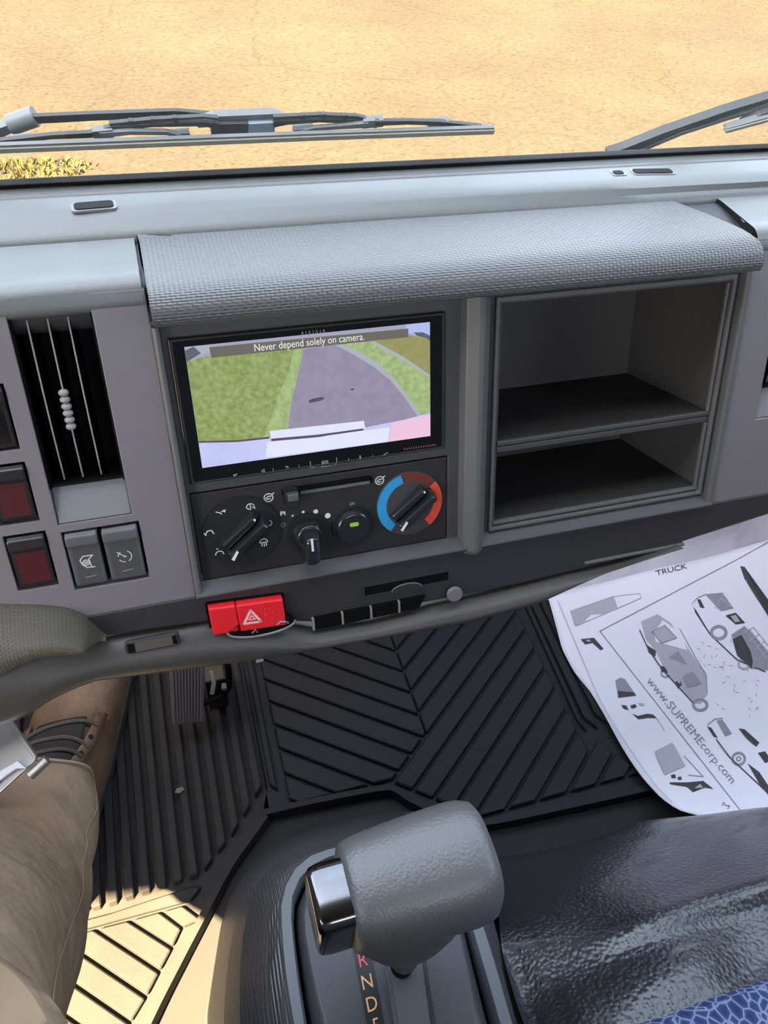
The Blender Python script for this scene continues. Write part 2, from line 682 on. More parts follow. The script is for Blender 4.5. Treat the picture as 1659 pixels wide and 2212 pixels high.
# firewall below the dash, roof, walls with unseen window openings sized for the light inside
fw = box('wall_front', ident, XL, XR, .74, .78, 0.0, .52, 'floor_metal'); struct(fw)
ytop = WSB.y - (ZR - WSB.z) * math.tan(WLEAN)
rf = box('ceiling', ident, XL - .03, XR + .03, YB, ytop + .08, ZR, ZR + .05, 'head_lining'); struct(rf)  # front edge extended as an added visor that shades the wipers
def sidewall(name, x0, x1, win):
    "side wall with a slanted window opening win = [(y, z) x 4], counter-clockwise from low rear"
    outer = [(YB, 0), (.78, 0), (.78, .52), (WSB.y, WSB.z), (ytop, ZR), (YB, ZR)]
    bm = bmesh.new()
    def ring(pts, x):
        vs = [bm.verts.new((x, y, z)) for y, z in pts]
        return [bm.edges.new((vs[i], vs[(i + 1) % len(vs)])) for i in range(len(vs))]
    e = ring(outer, x0) + ring(win, x0)
    bmesh.ops.triangle_fill(bm, edges=e, use_beauty=True)
    r = bmesh.ops.extrude_face_region(bm, geom=bm.faces[:])
    bmesh.ops.translate(bm, verts=[v for v in r['geom'] if isinstance(v, bmesh.types.BMVert)], vec=(x1 - x0, 0, 0))
    vs = [tuple(v.co) for v in bm.verts]
    bm.verts.index_update()
    fs = [tuple(v.index for v in f.verts) for f in bm.faces]
    bm.free()
    return struct(link_mesh(name, vs, fs, 'cab_trim'))
sidewall('wall_left', XL - .03, XL, [(-.34, .58), (.12, .58), (-.10, 1.02), (-.34, 1.02)])  # opening shaped to let the sun patch onto the driver mat
sidewall('wall_right', XR, XR + .03, [(-.35, .90), (.28, .90), (.15, 1.32), (-.35, 1.32)])
bw = holed_panel('wall_back', lambda a, b, c: Vector((a, YB + c, b)), (XL, XR), (0, ZR), [(XL + .55, XR - .55, 1.05, 1.30)], 0, -.03, 'cab_trim'); struct(bw)
# windscreen: glass sheet between the foot and the roof
def wsp(x, s, o):
    return Vector((x, 0, 0)) + WSB + WU * s + WN * o
wlen = (ZR - WSB.z) / math.cos(WLEAN)
ws = box('window_1', wsp, XL + .02, XR - .02, -.010, wlen, 0.0, 0.004, 'windscreen_glass'); struct(ws)
seal = box('trim_1', wsp, XL + .02, XR - .02, -.004, .0028, .000, .0055, 'seal_black', bevel=.0008); struct(seal)

# ================================================================== dashboard
dash = thing('dashboard', 'grey moulded truck dashboard with patterned top hood running below the windshield', 'dashboard', fp(225, 330, 30))

def rowline(pxs, z):
    "a line across the cab at height z, surveyed at a few pixels, continued straight at both ends; returns y(x)"
    P = [at_z(px, py, z) for px, py in pxs]
    def f(x):
        if x <= P[0].x: a, b = P[0], P[1]
        elif x >= P[-1].x: a, b = P[-2], P[-1]
        else:
            i = max(k for k in range(len(P) - 1) if P[k].x <= x)
            a, b = P[i], P[i + 1]
        return a.y + (b.y - a.y) * (x - a.x) / (b.x - a.x)
    return f
DX0, DX1 = XL + .01, XR - .01
yA = lambda x: WSB.y - .001
yB = rowline([(0, 470), (830, 424), (1659, 380)], .7065)
yC = rowline([(0, 525), (830, 468), (1659, 414)], .6985)
XS = [DX0 + (DX1 - DX0) * i / 60 for i in range(61)]
rows = [[(x, yA(x), .7085) for x in XS],
        [(x, yA(x) * .55 + yB(x) * .45, .708) for x in XS],
        [(x, yB(x) + .006, .7075) for x in XS],
        [(x, yB(x) - .001, .7065) for x in XS],
        [(x, yB(x) - .006, .7045) for x in XS],
        [(x, yC(x) + .005, .700) for x in XS],
        [(x, yC(x), .6978) for x in XS],
        [(x, yC(x) - .002, .694) for x in XS],
        [(x, yC(x) - .002, .67) for x in XS]]
loft('windshield_shelf', rows, 'pad_plastic', dash, solid=.002)
# fine ridge lines along the shelf
for k, dy in enumerate((.008, .014)):
    tube('shelf_rib', [(x, yA(x) - dy, .7088) for x in XS[::4]], .0009, 'dash_plastic', dash, n=6)

# small defroster slots in the shelf
def slot(px0, py0, px1, py1, w):
    a, b = at_z(px0, py0, .7085), at_z(px1, py1, .7085)
    t = (b - a).normalized()
    n = Vector((-t.y, t.x, 0))
    f = lambda x, y, z: a + t * x + n * y + Vector((0, 0, z))
    L = (b - a).length
    o = prism('defroster_slot', f, rrect(0, L, -w / 2, w / 2, w * .3), -.001, .0012, 'vent_black', dash)
    prism('slot_lip', f, rrect(-.002, L + .002, -w / 2 - .002, w / 2 + .0015, w * .3), -.001, .0006, 'dash_plastic', o)
slot(160, 449, 245, 442, .010)
slot(1368, 372, 1450, 371, .008)
slot(1325, 375, 1345, 374, .006)

def yz(e, v):
    p = fp(0, v, e)
    return p.y, p.z

def hood(name, x0, x1, prof, mt, n=40, right_in=0.0, zb=.6975, rad=.0025, raw=False):
    "upper pad between x0 and x1: prof = [(e, v)] from the bottom front up to the top, then back to the shelf groove"
    xs = [x0 + (x1 - x0) * i / n for i in range(n + 1)]
    rws = []
    P = [Vector((*(q if raw else yz(*q)), 0)) for q in prof]
    front = spline(P, 22)
    cols = []
    for x in xs:
        yb = yC(x) - .0035
        pts = [(p.x, p.y) for p in front]
        y0, z0 = pts[-1]
        for k in range(1, 7):
            s = k / 6
            pts.append((y0 + (yb - y0) * s, z0 + (zb - z0) * (1 - (1 - s) ** 1.6)))
        pts.append((yb + .0005, zb - .012))
        cols.append([Vector((x, y, z)) for y, z in pts])
    if right_in:                  # the right end runs back in a curve
        ynear, yfar = cols[-1][14].y, cols[-1][-1].y
        for c in cols:
            for p in c:
                s = max(0, min(1, (p.y - ynear) / (yfar - ynear)))
                w = max(0, (p.x - x0) / (x1 - x0)) ** 6
                p.x -= right_in * s ** 1.3 * w
    rows = [list(r) for r in zip(*cols)]
    o = loft(name, rows, mt, dash)
    # end caps and underside so that the pad is a closed solid
    me = o.data
    bm = bmesh.new(); bm.from_mesh(me)
    ed = [e for e in bm.edges if e.is_boundary]
    bmesh.ops.holes_fill(bm, edges=ed, sides=0)
    bmesh.ops.recalc_face_normals(bm, faces=bm.faces)
    bm.to_mesh(me); bm.free()
    for p in me.polygons: p.use_smooth = True
    me.set_sharp_from_angle(angle=math.radians(50))
    bv = o.modifiers.new('edges', 'BEVEL')
    bv.width = rad; bv.segments = 2; bv.limit_method = 'ANGLE'; bv.angle_limit = math.radians(60)
    return o
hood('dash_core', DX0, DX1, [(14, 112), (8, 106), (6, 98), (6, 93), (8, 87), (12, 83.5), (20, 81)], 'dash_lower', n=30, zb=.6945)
hood('left_pad', DX0, -.0045, [(5, 100), (0, 97), (0, 89), (1.2, 85), (4.5, 81), (10, 78.5), (18, 76.8)], 'pad_plastic', n=14, zb=.6976)
hood('right_pad', .4545, DX1, [(5, 100), (0, 97), (0, 89), (1.2, 85), (4.5, 81), (10, 78.5), (18, 76.8)], 'pad_plastic', n=14, zb=.6976)
hood('center_hood', -.0030, .4495, [(.446, .675), (.4335, .6765), (.4318, .680), (.4325, .6845), (.4355, .6895), (.441, .6938), (.4495, .6966), (.462, .698)], 'dash_knurl', right_in=.038, zb=.6984, raw=True, rad=.003)

# fixed face panels left and right of the centre stack
LV = (-86, -37, 87, 239)         # vent recess
SWP = (-85.5, -33.5, 245, 292)   # pair of switches
SW1 = (-122, -95, 241.5, 285)
SW2 = (-122, -96.5, 190, 233.5)
SW3 = (-122, -97, 137, 181)
holed_panel('left_panel', fp, (-560, -3.4), (88, 316), [LV, SWP, SW1, SW2, SW3], 0, 14, 'dash_plastic', dash, bevel=.0022)
RV = (487, 536, 87, 239)
holed_panel('right_panel', fp, (454.5, 800), (88, 316), [RV], 0, 14, 'dash_plastic', dash, bevel=.0022)

# centre stack frame and its raised rim
RAD = (6, 199, 120.5, 225.5)
CLI = (3.5, 202, 232.5, 306)
CUB = (241, 444, 117.5, 302)
holed_panel('fascia_frame', fp, (1, 450), (104, 310), [RAD, CLI, CUB], 5, 10, 'fascia_grey', dash, bevel=.0012)
for a in ((-3.2, 1.6, 100, 313), (448.2, 453.5, 100, 313)):
    box('fascia_rim', fp, *a, -3.5, 12, 'rim_grey', dash, bevel=.0018)
holed_panel('bin_surround', fp, (238, 444.6), (113.5, 305.2), [(241, 441.6, 117.5, 302)], 1.8, 8, 'rim_grey', dash, bevel=.0008)
# sloping ledge below the stack
prism('fascia_ledge', lambda e, v, u: fp(u, v, e), [(6, 305.5), (8, 309), (5, 316.5), (-4.0, 316), (-5.5, 313.8), (-4, 312.3)], -3.2, 453.5, 'fascia_grey', dash, bevel=.001)
# upright trim bar between radio and bins
prism('center_bar', lambda u, e, v: fp(u, v, e), [(211, 6), (213, -3), (221, -8), (225, -8), (231, -3), (233.5, 6)], 106, 317, 'rim_grey', dash, bevel=.0012)
prism('bar_foot', lambda u, e, v: fp(u, v, e), [(211, 6), (213, -3), (221, -8), (225, -8), (231, -3), (233.5, 6)], 317, 319, 'rim_grey', dash, scale1=.8, bevel=.0006)

# lower face, its bottom edge bowed downwards
low_edge = [(-560, 334), (-72, 335), (3, 339), (60, 352), (93, 361), (202, 361), (271, 361), (350, 357), (432, 350), (523, 338), (800, 330)]
poly = [(-560, 314)] + low_edge + [(800, 314)]
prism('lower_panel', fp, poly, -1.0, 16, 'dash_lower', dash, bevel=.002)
box('panel_edge_strip', fp, 330, 432, 350.5, 353.5, -3, 6, 'rim_grey', dash, bevel=.001)

# lower rail (rolled edge under the lower face)
def patch(name, top, bot, e0, e1, bulge, mt, n=30, mrows=10, back=30, parent=None, uvdir=None):
    T = resample([Vector(at_f(px, py, e0)) for px, py in top], n)
    B = resample([Vector(at_f(px, py, e1)) for px, py in bot], n)
    rws = []
    for i in range(mrows + 1):
        s = i / mrows
        rws.append([T[j].lerp(B[j], s) - Vector((0, 0, bulge * min(1, (B[j] - T[j]).length / 20) * max(0, math.sin(math.pi * s)) ** .8)) for j in range(n)])
    rws.append([p + Vector((0, 2.0, back * .4)) for p in rws[-1]])
    rws.append([p + Vector((0, -2.0, back)) for p in rws[-2]])
    rws.insert(0, [p + Vector((0, 2, back * .6)) for p in rws[0]])
    return loft(name, [[fp(*p) for p in r] for r in rws], mt, parent or dash, angle=60)
top = [(-260, 1440), (-60, 1420), (90, 1405), (200, 1388), (330, 1365), (450, 1346), (560, 1345), (680, 1360), (800, 1342), (925, 1312), (1040, 1288), (1140, 1262), (1300, 1222), (1468, 1178)]
bot = [(-260, 1640), (-60, 1590), (55, 1548), (125, 1503), (200, 1472), (330, 1455), (450, 1440), (560, 1424), (690, 1402), (850, 1374), (1000, 1348), (1160, 1304), (1300, 1240), (1470, 1180)]
patch('lower_rail', top, bot, 1, -8, 9, 'rail_warm_light', n=60)
# patterned knee bolster at the left
top = [(-330, 1320), (-150, 1306), (0, 1304), (90, 1306), (140, 1311), (180, 1325), (229, 1370)]
bot = [(-330, 1560), (-150, 1510), (0, 1462), (35, 1436), (80, 1412), (160, 1398), (229, 1373)]
patch('knee_bolster', top, bot, 0, -6, 26, 'dash_knurl_warm_light', n=40, mrows=14, back=20)

# pocket, slots and small openings of the lower rail and face
def rail_f(px, py, e):
    u0, v0, _ = at_f(px, py, e)
    return lambda x, y, z: fp(u0 + x, v0 + y, e + z)
f = rail_f(333, 1389, -9)
mb = MB()
mb.prism(f, rrect(-21, 19, -5.5, 5.5, 3), -.6, 3)
o = mb.build('rail_pocket', 'dash_lower', dash, bevel=.0008)
prism('pocket_opening', f, rrect(-19, 17, -4.2, 4.2, 2), -1.2, 0, 'pocket_brown', o)
box('pocket_end', f, -19, -14, -4, 4, -1.4, -1, 'vent_black', o)
box('pocket_end', f, 13.5, 16.6, -4, 3.5, -1.4, -1, 'vent_black', o)
f = rail_f(390, 1416, -10)
for k in range(6):
    box('grille_slot', f, -6.5 + k * 2.2, -4.9 + k * 2.2, -1.4, 1.4, -1.0, 0, 'vent_black', dash)
# row of four dark openings with light dividers
f = rail_f(800, 1322, -4)
a = at_f(675, 1343, -4); b = at_f(920, 1296, -4)
L = b[0] - a[0]
for k in range(4):
    u0 = a[0] + L * k / 4; u1 = a[0] + L * (k + 1) / 4
    g = lambda x, y, z: fp(x, 358.5 + y - (x - a[0]) * .012, -3.0 + z)
    prism('lower_opening', g, [(u0 + 2, -5.5), (u1 - .4, -5.5), (u1 - .4 - (6 if k == 3 else 0), 5.5), (u0 + 2, 5.5)], -1.2, 4, 'vent_black', dash)
    prism('opening_divider', g, [(u0 - .2, -5.2), (u0 + 1.5, -5.2), (u0 + 1.5, 5.4), (u0 - .2, 5.4)], -1.8, 4, 'divider_tan', dash)
# card slot with finger notch
g = lambda x, y, z: fp(x, y, z)
prism('card_slot', g, [(127.5, 334.5), (201, 334.5), (201, 342), (128, 342)], -1.8, 3, 'vent_black', dash)
mb = MB()
for q in ((126.5, 202, 342, 343.4), (126.5, 128, 334, 343), (200.6, 202, 334, 343)):
    mb.box(g, *q, -2.2, 2)
mb.build('slot_frame', 'dash_lower', dash)
tube('finger_notch', [fp(164 + 13 * math.cos(t), 343 - 5.5 * math.sin(t), -2.6) for t in [math.pi * i / 14 for i in range(15)]], .0007, 'rim_grey', dash)
prism('notch_face', g, [(164 + 12.5 * math.cos(math.pi * i / 12), 343.5 - 5.2 * math.sin(math.pi * i / 12)) for i in range(13)], -2.3, 1, 'dash_lower', dash)
f = rail_f(982, 1283, -6)
prism('plug_cover', f, circ(0, 0, 6.8, 20), -2.0, 2, 'dash_plastic', dash, bevel=.0008)
# ashtray mouth below the hazard switch
f = rail_f(565, 1352, -8)
el = [(26 * math.cos(t), 7.5 * math.sin(t)) for t in [2 * math.pi * i / 32 for i in range(32)]]
o = prism('tray_mouth', f, el, -1.0, 5, 'vent_black', dash)
tube('tray_rim', [f(26.5 * math.cos(t), 8 * math.sin(t), -1.2) for t in [math.pi * i / 20 for i in range(21)]], .0010, 'dash_plastic', o)
mb = MB()
mb.tube([f(-8, 4, -1.6), f(-5, 1, -2.2), f(-4, 4, -1.6)], .0008, 6)
mb.tube([f(12, 1, -1.6), f(15, -2, -2), f(19, -1, -2), f(21, 1, -1.6)], .0008, 6)
mb.build('tray_spring', 'steel', o)
# pale tab under the rail
f = rail_f(560, 1421, -6)
box('rail_tab', f, -3, 3, 0, 3, -2, 3, 'grey_mark', dash, bevel=.0005)

# ------------------------------------------------------------------ air vents
def vent(u_off, label):
    t = thing('air_vent', label, 'vent', fp(-61 + u_off, 163, 4))
    F = lambda u, v, e: fp(u + u_off, v, e)
    mb = MB()
    mb.box(F, -85.8, -37.2, 94, 213, 38, 40)
    mb.box(F, -85.8, -84.6, 94, 213, 2, 40); mb.box(F, -38.4, -37.2, 94, 213, 2, 40)
    mb.box(F, -85.8, -37.2, 93, 95, 4, 40); mb.box(F, -85.8, -37.2, 210.5, 212.5, 4, 40)
    mb.build('vent_housing', 'vent_black', t)
    prism('top_chamfer', lambda v, e, u: F(u, v, e), [(87.3, .5), (95.5, 9), (95.5, 13), (87.3, 13)], -85.8, -37.2, 'dash_plastic', t)
    prism('bottom_chamfer', lambda v, e, u: F(u, v, e), [(211.0, 11), (212.2, 6.5), (214.5, 6.5), (238.7, .8), (238.7, 13), (213, 13)], -85.7, -37.3, 'dash_light', t, bevel=.0008)
    for i, u in enumerate((-76, -64, -52)):
        mb = MB()
        prof = [(96 + (209 - 96) * k / 12, 9 + 0 * k) for k in range(13)]
        top = [F(u - .5, v, 8 - 3.0 * math.sin(math.pi * k / 12)) for k, (v, e) in enumerate(prof)]
        back = [F(u + 1.5, v, 30) for v, e in prof]
        top2 = [F(u + .5, v, 8 - 3.0 * math.sin(math.pi * k / 12)) for k, (v, e) in enumerate(prof)]
        back2 = [F(u + 2.5, v, 30) for v, e in prof]
        n = 13
        v = top + top2 + back2 + back
        q = []
        for k in range(n - 1):
            for a, b in ((0, 1), (1, 2), (2, 3), (3, 0)):
                q.append((a * n + k, a * n + k + 1, b * n + k + 1, b * n + k))
        q += [(0, n, 2 * n, 3 * n), (n - 1, 2 * n - 1, 3 * n - 1, 4 * n - 1)]
        lv = link_mesh('louvre', v, q, 'vent_black', t)
        loft('louvre_edge', [[p + FN * -.0008 for p in top], [p + FN * -.0010 for p in top2]], 'louvre', lv, solid=.0004)
        if i == 1:
            for k in range(6):
                c = F(u, 148 + k * 4.6, 3.6)
                b2 = bmesh.new()
                bmesh.ops.create_uvsphere(b2, u_segments=14, v_segments=8, radius=.0027)
                vs = [Vector((v.co.x * 1.25, v.co.y, v.co.z * .9)) + c for v in b2.verts]
                b2.verts.index_update()
                fs = [tuple(v.index for v in fc.verts) for fc in b2.faces]
                b2.free()
                link_mesh('thumb_bead', vs, fs, 'bead_grey', lv, smooth=True)
    return t
vent(0, 'tall black louvred air vent left of the touchscreen')
vent(573, 'black air vent cut off by the right edge of the photo')

# ------------------------------------------------------------------ rocker switches
def icon_ribbon(mb, f, lines, w, mi=0):
    for pl in lines:
        for qd in line_poly(pl, w):
            mb.poly([f(x, y, 0) for x, y in qd], mi)

def arc(cx, cy, r, a0, a1, n=10):
    return [(cx + r * math.cos(math.radians(a0 + (a1 - a0) * i / n)), cy + r * math.sin(math.radians(a0 + (a1 - a0) * i / n))) for i in range(n + 1)]

def rocker(u0, u1, v0, v1, label, body, face, icon=None, group=None):
    t = thing('rocker_switch', label, 'switch', fp((u0 + u1) / 2, (v0 + v1) / 2, 6), group)
    box('socket', fp, u0 - .8, u1 + .8, v0 - .8, v1 + .8, 9, 13, 'vent_black', t)
    # rocker body: higher at the top, dished below
    prof = [(v0 + .6, 10), (v0 + .6, 0), (v0 + 2.5, -3.2), (v0 + 9, -3.4), (v0 + 12, -1.5), (v1 - 4, -.2), (v1 - 1, 1.0), (v1 - .6, 10)]
    prism('rocker', lambda v, e, u: fp(u, v, e), prof, u0 + .6, u1 - .6, body, t, bevel=.0011)
    f = lambda x, y, z: fp(x, y, -1.5 + (y - v0 - 12) * .05 - .25 + z)
    w = (u1 - u0)
    pl = link_mesh('rocker_face', [f(u0 + 3.4, v0 + 12, 0), f(u1 - 3.0, v0 + 12, 0), f(u1 - 3.0, v1 - 4.5, 0), f(u0 + 3.4, v1 - 4.5, 0),
                                   f(u0 + 3.4, v0 + 12, 1), f(u1 - 3.0, v0 + 12, 1), f(u1 - 3.0, v1 - 4.5, 1), f(u0 + 3.4, v1 - 4.5, 1)],
                   [(0, 1, 2, 3), (7, 6, 5, 4), (0, 4, 5, 1), (1, 5, 6, 2), (2, 6, 7, 3), (3, 7, 4, 0)], face, t)
    if icon:
        mb = MB()
        cu, cv = (u0 + u1) / 2 + .2, v0 + 24
        icon_ribbon(mb, lambda x, y, z: f(cu + x, cv + y, -.22), icon, .75)
        mb.build('symbol', 'white_mark', pl)
        mb = MB()
        icon_ribbon(mb, lambda x, y, z: f(cu + x, v1 - 8.5 + y, -.22), [[(-3.5, 0), (3.5, -.4)]], .7)
        mb.build('indicator_line', 'grey_mark', pl)
    return t
gauge = [arc(0, 0, 4.6, -60, 60), arc(0, 0, 4.6, 95, 150), arc(0, 0, 4.6, 190, 235), [(0, 0), (-4.8, -4.2)], [(-.8, .2), (.8, -.2)], [(-.7, -.5), (.6, .6)]]
lamp = [[(-4.5, -2), (-2, -5), (4.6, -5)], [(-4.5, -2), (-3.5, 1.5), (-1, 4.5), (4.4, 4.8)], [(4.6, -5), (1.5, -2.2), (2.2, 4.8)], arc(-.8, .4, 2.2, 0, 360, 12), arc(-.8, .4, .9, 0, 360, 8)]
rocker(-84.5, -61.8, 246, 291, 'grey rocker switch with a white lamp symbol, left one of the pair', 'switch_grey', 'switch_face', lamp)
rocker(-60.2, -34.8, 246.5, 291, 'grey rocker switch with a white dial symbol, right one of the pair', 'switch_grey', 'switch_face', gauge)
rocker(-121, -95.8, 242.5, 284.5, 'small black blank switch cover with a painted red reflection left of the symbol switch pair', 'switch_black', 'switch_red_reflection')
rocker(-121, -97.2, 191, 232.5, 'black blank switch cover with a painted red reflection beside the foot of the air vent', 'switch_black', 'switch_red_reflection')
rocker(-121, -97.8, 138, 180.5, 'black blank switch beside the air vent, topmost at the left edge', 'switch_black', 'gloss_black')

# ------------------------------------------------------------------ hazard switch
hz = thing('hazard_switch', 'bright red rectangular hazard light switch below the climate dials', 'switch', fp(34, 336, -1))
def hzf(x, y, z):
    return fp(4 + x + y * .03, 322.5 + y + x * .058, z)
prism('switch_socket', hzf, rrect(-1.8, 58.8, -1.5, 27.5, 2), -2.2, 2, 'vent_black', hz)
box('switch_cap', hzf, 0, 20.5, 0, 24.5, -9, 0, 'hazard_red', hz, bevel=.0012)
box('switch_cap', hzf, 20.9, 56.8, 0, 24.5, -9.4, 0, 'hazard_red', hz, bevel=.0012)
mb = MB()
tri = [(24.5, 17.5), (37.5, 17.5), (31, 6)]
icon_ribbon(mb, lambda x, y, z: hzf(x, y, -9.55), [tri + [tri[0]]], 2.0)
icon_ribbon(mb, lambda x, y, z: hzf(x, y, -9.58), [[(28.6, 14.6), (33.4, 14.6), (31, 10.8), (28.6, 14.6)]], 1.0)
for k in range(7):
    x, y = 41 + random.random() * 13, 5 + random.random() * 14
    mb.poly([hzf(x + .35 * math.cos(a), y + .35 * math.sin(a), -9.55) for a in (0, 1.5, 3, 4.6)])
mb.build('warning_triangle', 'hazard_mark', hz)

# ------------------------------------------------------------------ touchscreen radio
rd = thing('touchscreen_radio', 'black touchscreen radio showing the reversing camera view', 'radio', fp(102, 172, 5))
holed_panel('trim_ring', fp, (6.4, 198.6), (121, 225), [(8.5, 196.5, 122.8, 223.2)], 3.2, 12, 'panel_dark', rd, bevel=.0006)
prism('glass_front', fp, rrect(8.5, 196.5, 122.8, 223.2, 1.5), 3.4, 14, 'gloss_black', rd)
SU0, SU1, SV0, SV1 = 15.5, 187.2, 126.5, 213.2
scr = box('screen', fp, SU0, SU1, SV0, SV1, 3.15, 6, 'scr_base', rd)
def zr(x, y):
    "zoomed-crop coordinates of the screen to dash-face u, v"
    return uv_of(340 + x * .40988, 640 + y * .40988, 3)
def clampuv(p):
    return (min(max(p[0], SU0 + .1), SU1 - .1), min(max(p[1], SV0 + .1), SV1 - .1))
def image(name, pts, mt, lift, parent=scr):
    P = [clampuv(zr(x, y)) for x, y in pts]
    return link_mesh(name, [fp(u, v, 3.15 - lift) for u, v in P], [tuple(range(len(P)))], mt, parent)
image('image_grass', [(110, 330), (145, 345), (240, 320), (400, 300), (775, 275), (758, 340), (725, 480), (700, 600), (690, 700), (585, 745), (420, 760), (200, 768)], 'scr_grass', .10)
image('image_grass_strip', [(720, 285), (770, 275), (758, 340), (725, 480), (700, 600), (690, 700), (585, 745), (560, 745), (600, 640), (640, 520), (690, 400)], 'scr_grass_light', .14)
image('image_road', [(765, 280), (930, 250), (1000, 290), (1090, 340), (1180, 400), (1250, 460), (1320, 540), (1370, 610), (1395, 650), (1100, 692), (690, 705), (700, 600), (725, 480), (755, 340)], 'scr_road', .12)
image('image_verge', [(930, 255), (970, 250), (1060, 290), (1150, 345), (1240, 425), (1310, 510), (1400, 640), (1380, 645), (1300, 530), (1225, 440), (1130, 365), (1040, 310)], 'scr_verge', .18)
image('image_grass_right', [(970, 250), (1100, 222), (1460, 200), (1460, 620), (1400, 640), (1310, 510), (1240, 425), (1150, 345), (1060, 290)], 'scr_grass_light', .14)
image('image_dry_grass', [(1130, 240), (1330, 205), (1460, 225), (1460, 430), (1380, 390), (1280, 320), (1190, 270)], 'scr_grass_dry', .18)
image('image_verge_right', [(1120, 235), (1150, 240), (1300, 320), (1440, 415), (1440, 430), (1290, 335), (1140, 252)], 'scr_verge', .22)
image('image_sky', [(1310, 150), (1470, 120), (1470, 215), (1420, 215), (1370, 205), (1310, 190)], 'scr_sky', .2)
image('image_trees', [(1350, 190), (1400, 190), (1460, 205), (1460, 232), (1420, 222), (1370, 210)], 'scr_trees', .24)
image('image_sky', [(100, 270), (285, 255), (285, 290), (200, 320), (150, 350), (110, 350)], 'scr_verge', .2)
image('image_trees', [(110, 290), (190, 265), (230, 300), (180, 330), (145, 350), (110, 350)], 'scr_trees', .22)
image('image_bumper', [(200, 768), (420, 765), (590, 745), (700, 720), (1100, 690), (1300, 650), (1470, 610), (1470, 760), (1220, 800), (240, 930)], 'scr_bumper', .2)
image('image_bumper_edge', [(200, 765), (420, 758), (590, 740), (590, 750), (420, 768), (200, 775)], 'scr_spot', .26)
image('image_plate', [(592, 710), (1088, 656), (1096, 700), (600, 750)], 'scr_plate', .26)
image('image_plate', [(578, 768), (1225, 690), (1215, 800), (572, 850)], 'scr_plate', .24)
image('image_plate_edge', [(600, 750), (840, 730), (1085, 696), (1088, 706), (900, 733), (850, 742), (600, 764)], 'scr_spot', .30)
image('image_glow', [(1235, 668), (1470, 620), (1470, 760), (1225, 800)], 'scr_pink', .28)
image('image_spot', [(795, 550), (815, 540), (870, 530), (882, 540), (860, 550), (805, 562)], 'scr_spot', .2)
image('image_spot', [(1015, 490), (1030, 484), (1040, 490), (1022, 497)], 'scr_spot', .2)
bar = image('caption_bar', [(272, 268), (1322, 170), (1322, 215), (285, 324)], 'scr_bar', .34)
c = zr(805, 247)
mb = MB()
text_into(mb, 'Never depend solely on camera.', 7.2, lambda x, y: fp(c[0] + x * .82, c[1] - .6 - y, 3.15 - .44))
mb.build('caption', 'scr_text', bar)
# maker lettering, touch keys and painted red reflection of the black border
mb = MB()
b = uv_of(678, 717, 3.3)
for k in range(7):
    x = b[0] - 8 + k * 2.5
    for qd in line_poly([(x, b[1] - 1.0), (x, b[1] + 1.0)] if k % 2 else [(x - .7, b[1] + 1), (x, b[1] - 1), (x + .7, b[1] + 1)], .4):
        mb.poly([fp(p, q, 3.28) for p, q in qd])
mb.build('maker_lettering', 'grey_mark', rd)
def key(px, py, lines, w=.5):
    k = uv_of(px, py, 3.3)
    mb = MB()
    icon_ribbon(mb, lambda x, y, z: fp(k[0] + x, k[1] + y, 3.28), lines, w)
    return mb.build('touch_key', 'grey_mark', rd)
key(568, 1017, [[(-1, 0), (1, -1.2), (1, 1.2), (-1, 0)]])
key(620, 1009, [[(-1, -.8), (.2, .4), (1.2, .2)], [(-.6, .2), (.4, -.6)]], .7)
key(508, 1026, [[(-1.5, 0), (1.5, -.6)], [(-1, .6), (1, .1)]])
key(702, 999, [[(-11, -2.5), (-11, 2.2), (-8, 2.6)], [(9, -2.5), (9, 2.2), (7, 2.6)], [(-3, 3.0), (4, 3.0)], [(-2.2, -1.2), (2.2, -1.2), (2.2, 1), (-2.2, 1), (-2.2, -1.2)], [(-1.6, 0), (1.6, 0)]], .55)
key(778, 988, [[(0, -1.4), (0, 1.2)], [(-.6, .4), (.6, .4)]], .9)
key(833, 980, [[(-1.6, .8), (1.6, -.8)]], .7)
for px, py in ((590, 1014), (646, 1006), (753, 992), (805, 985)):
    key(px, py, [[(0, -.9), (0, .9)]], .4)
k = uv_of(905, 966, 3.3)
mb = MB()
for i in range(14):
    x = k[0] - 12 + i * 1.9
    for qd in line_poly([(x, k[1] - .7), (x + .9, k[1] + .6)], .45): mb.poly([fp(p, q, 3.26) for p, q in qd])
mb.build('border_reflection', 'red_reflection', rd)  # red strokes painted for clothing reflected in the black border

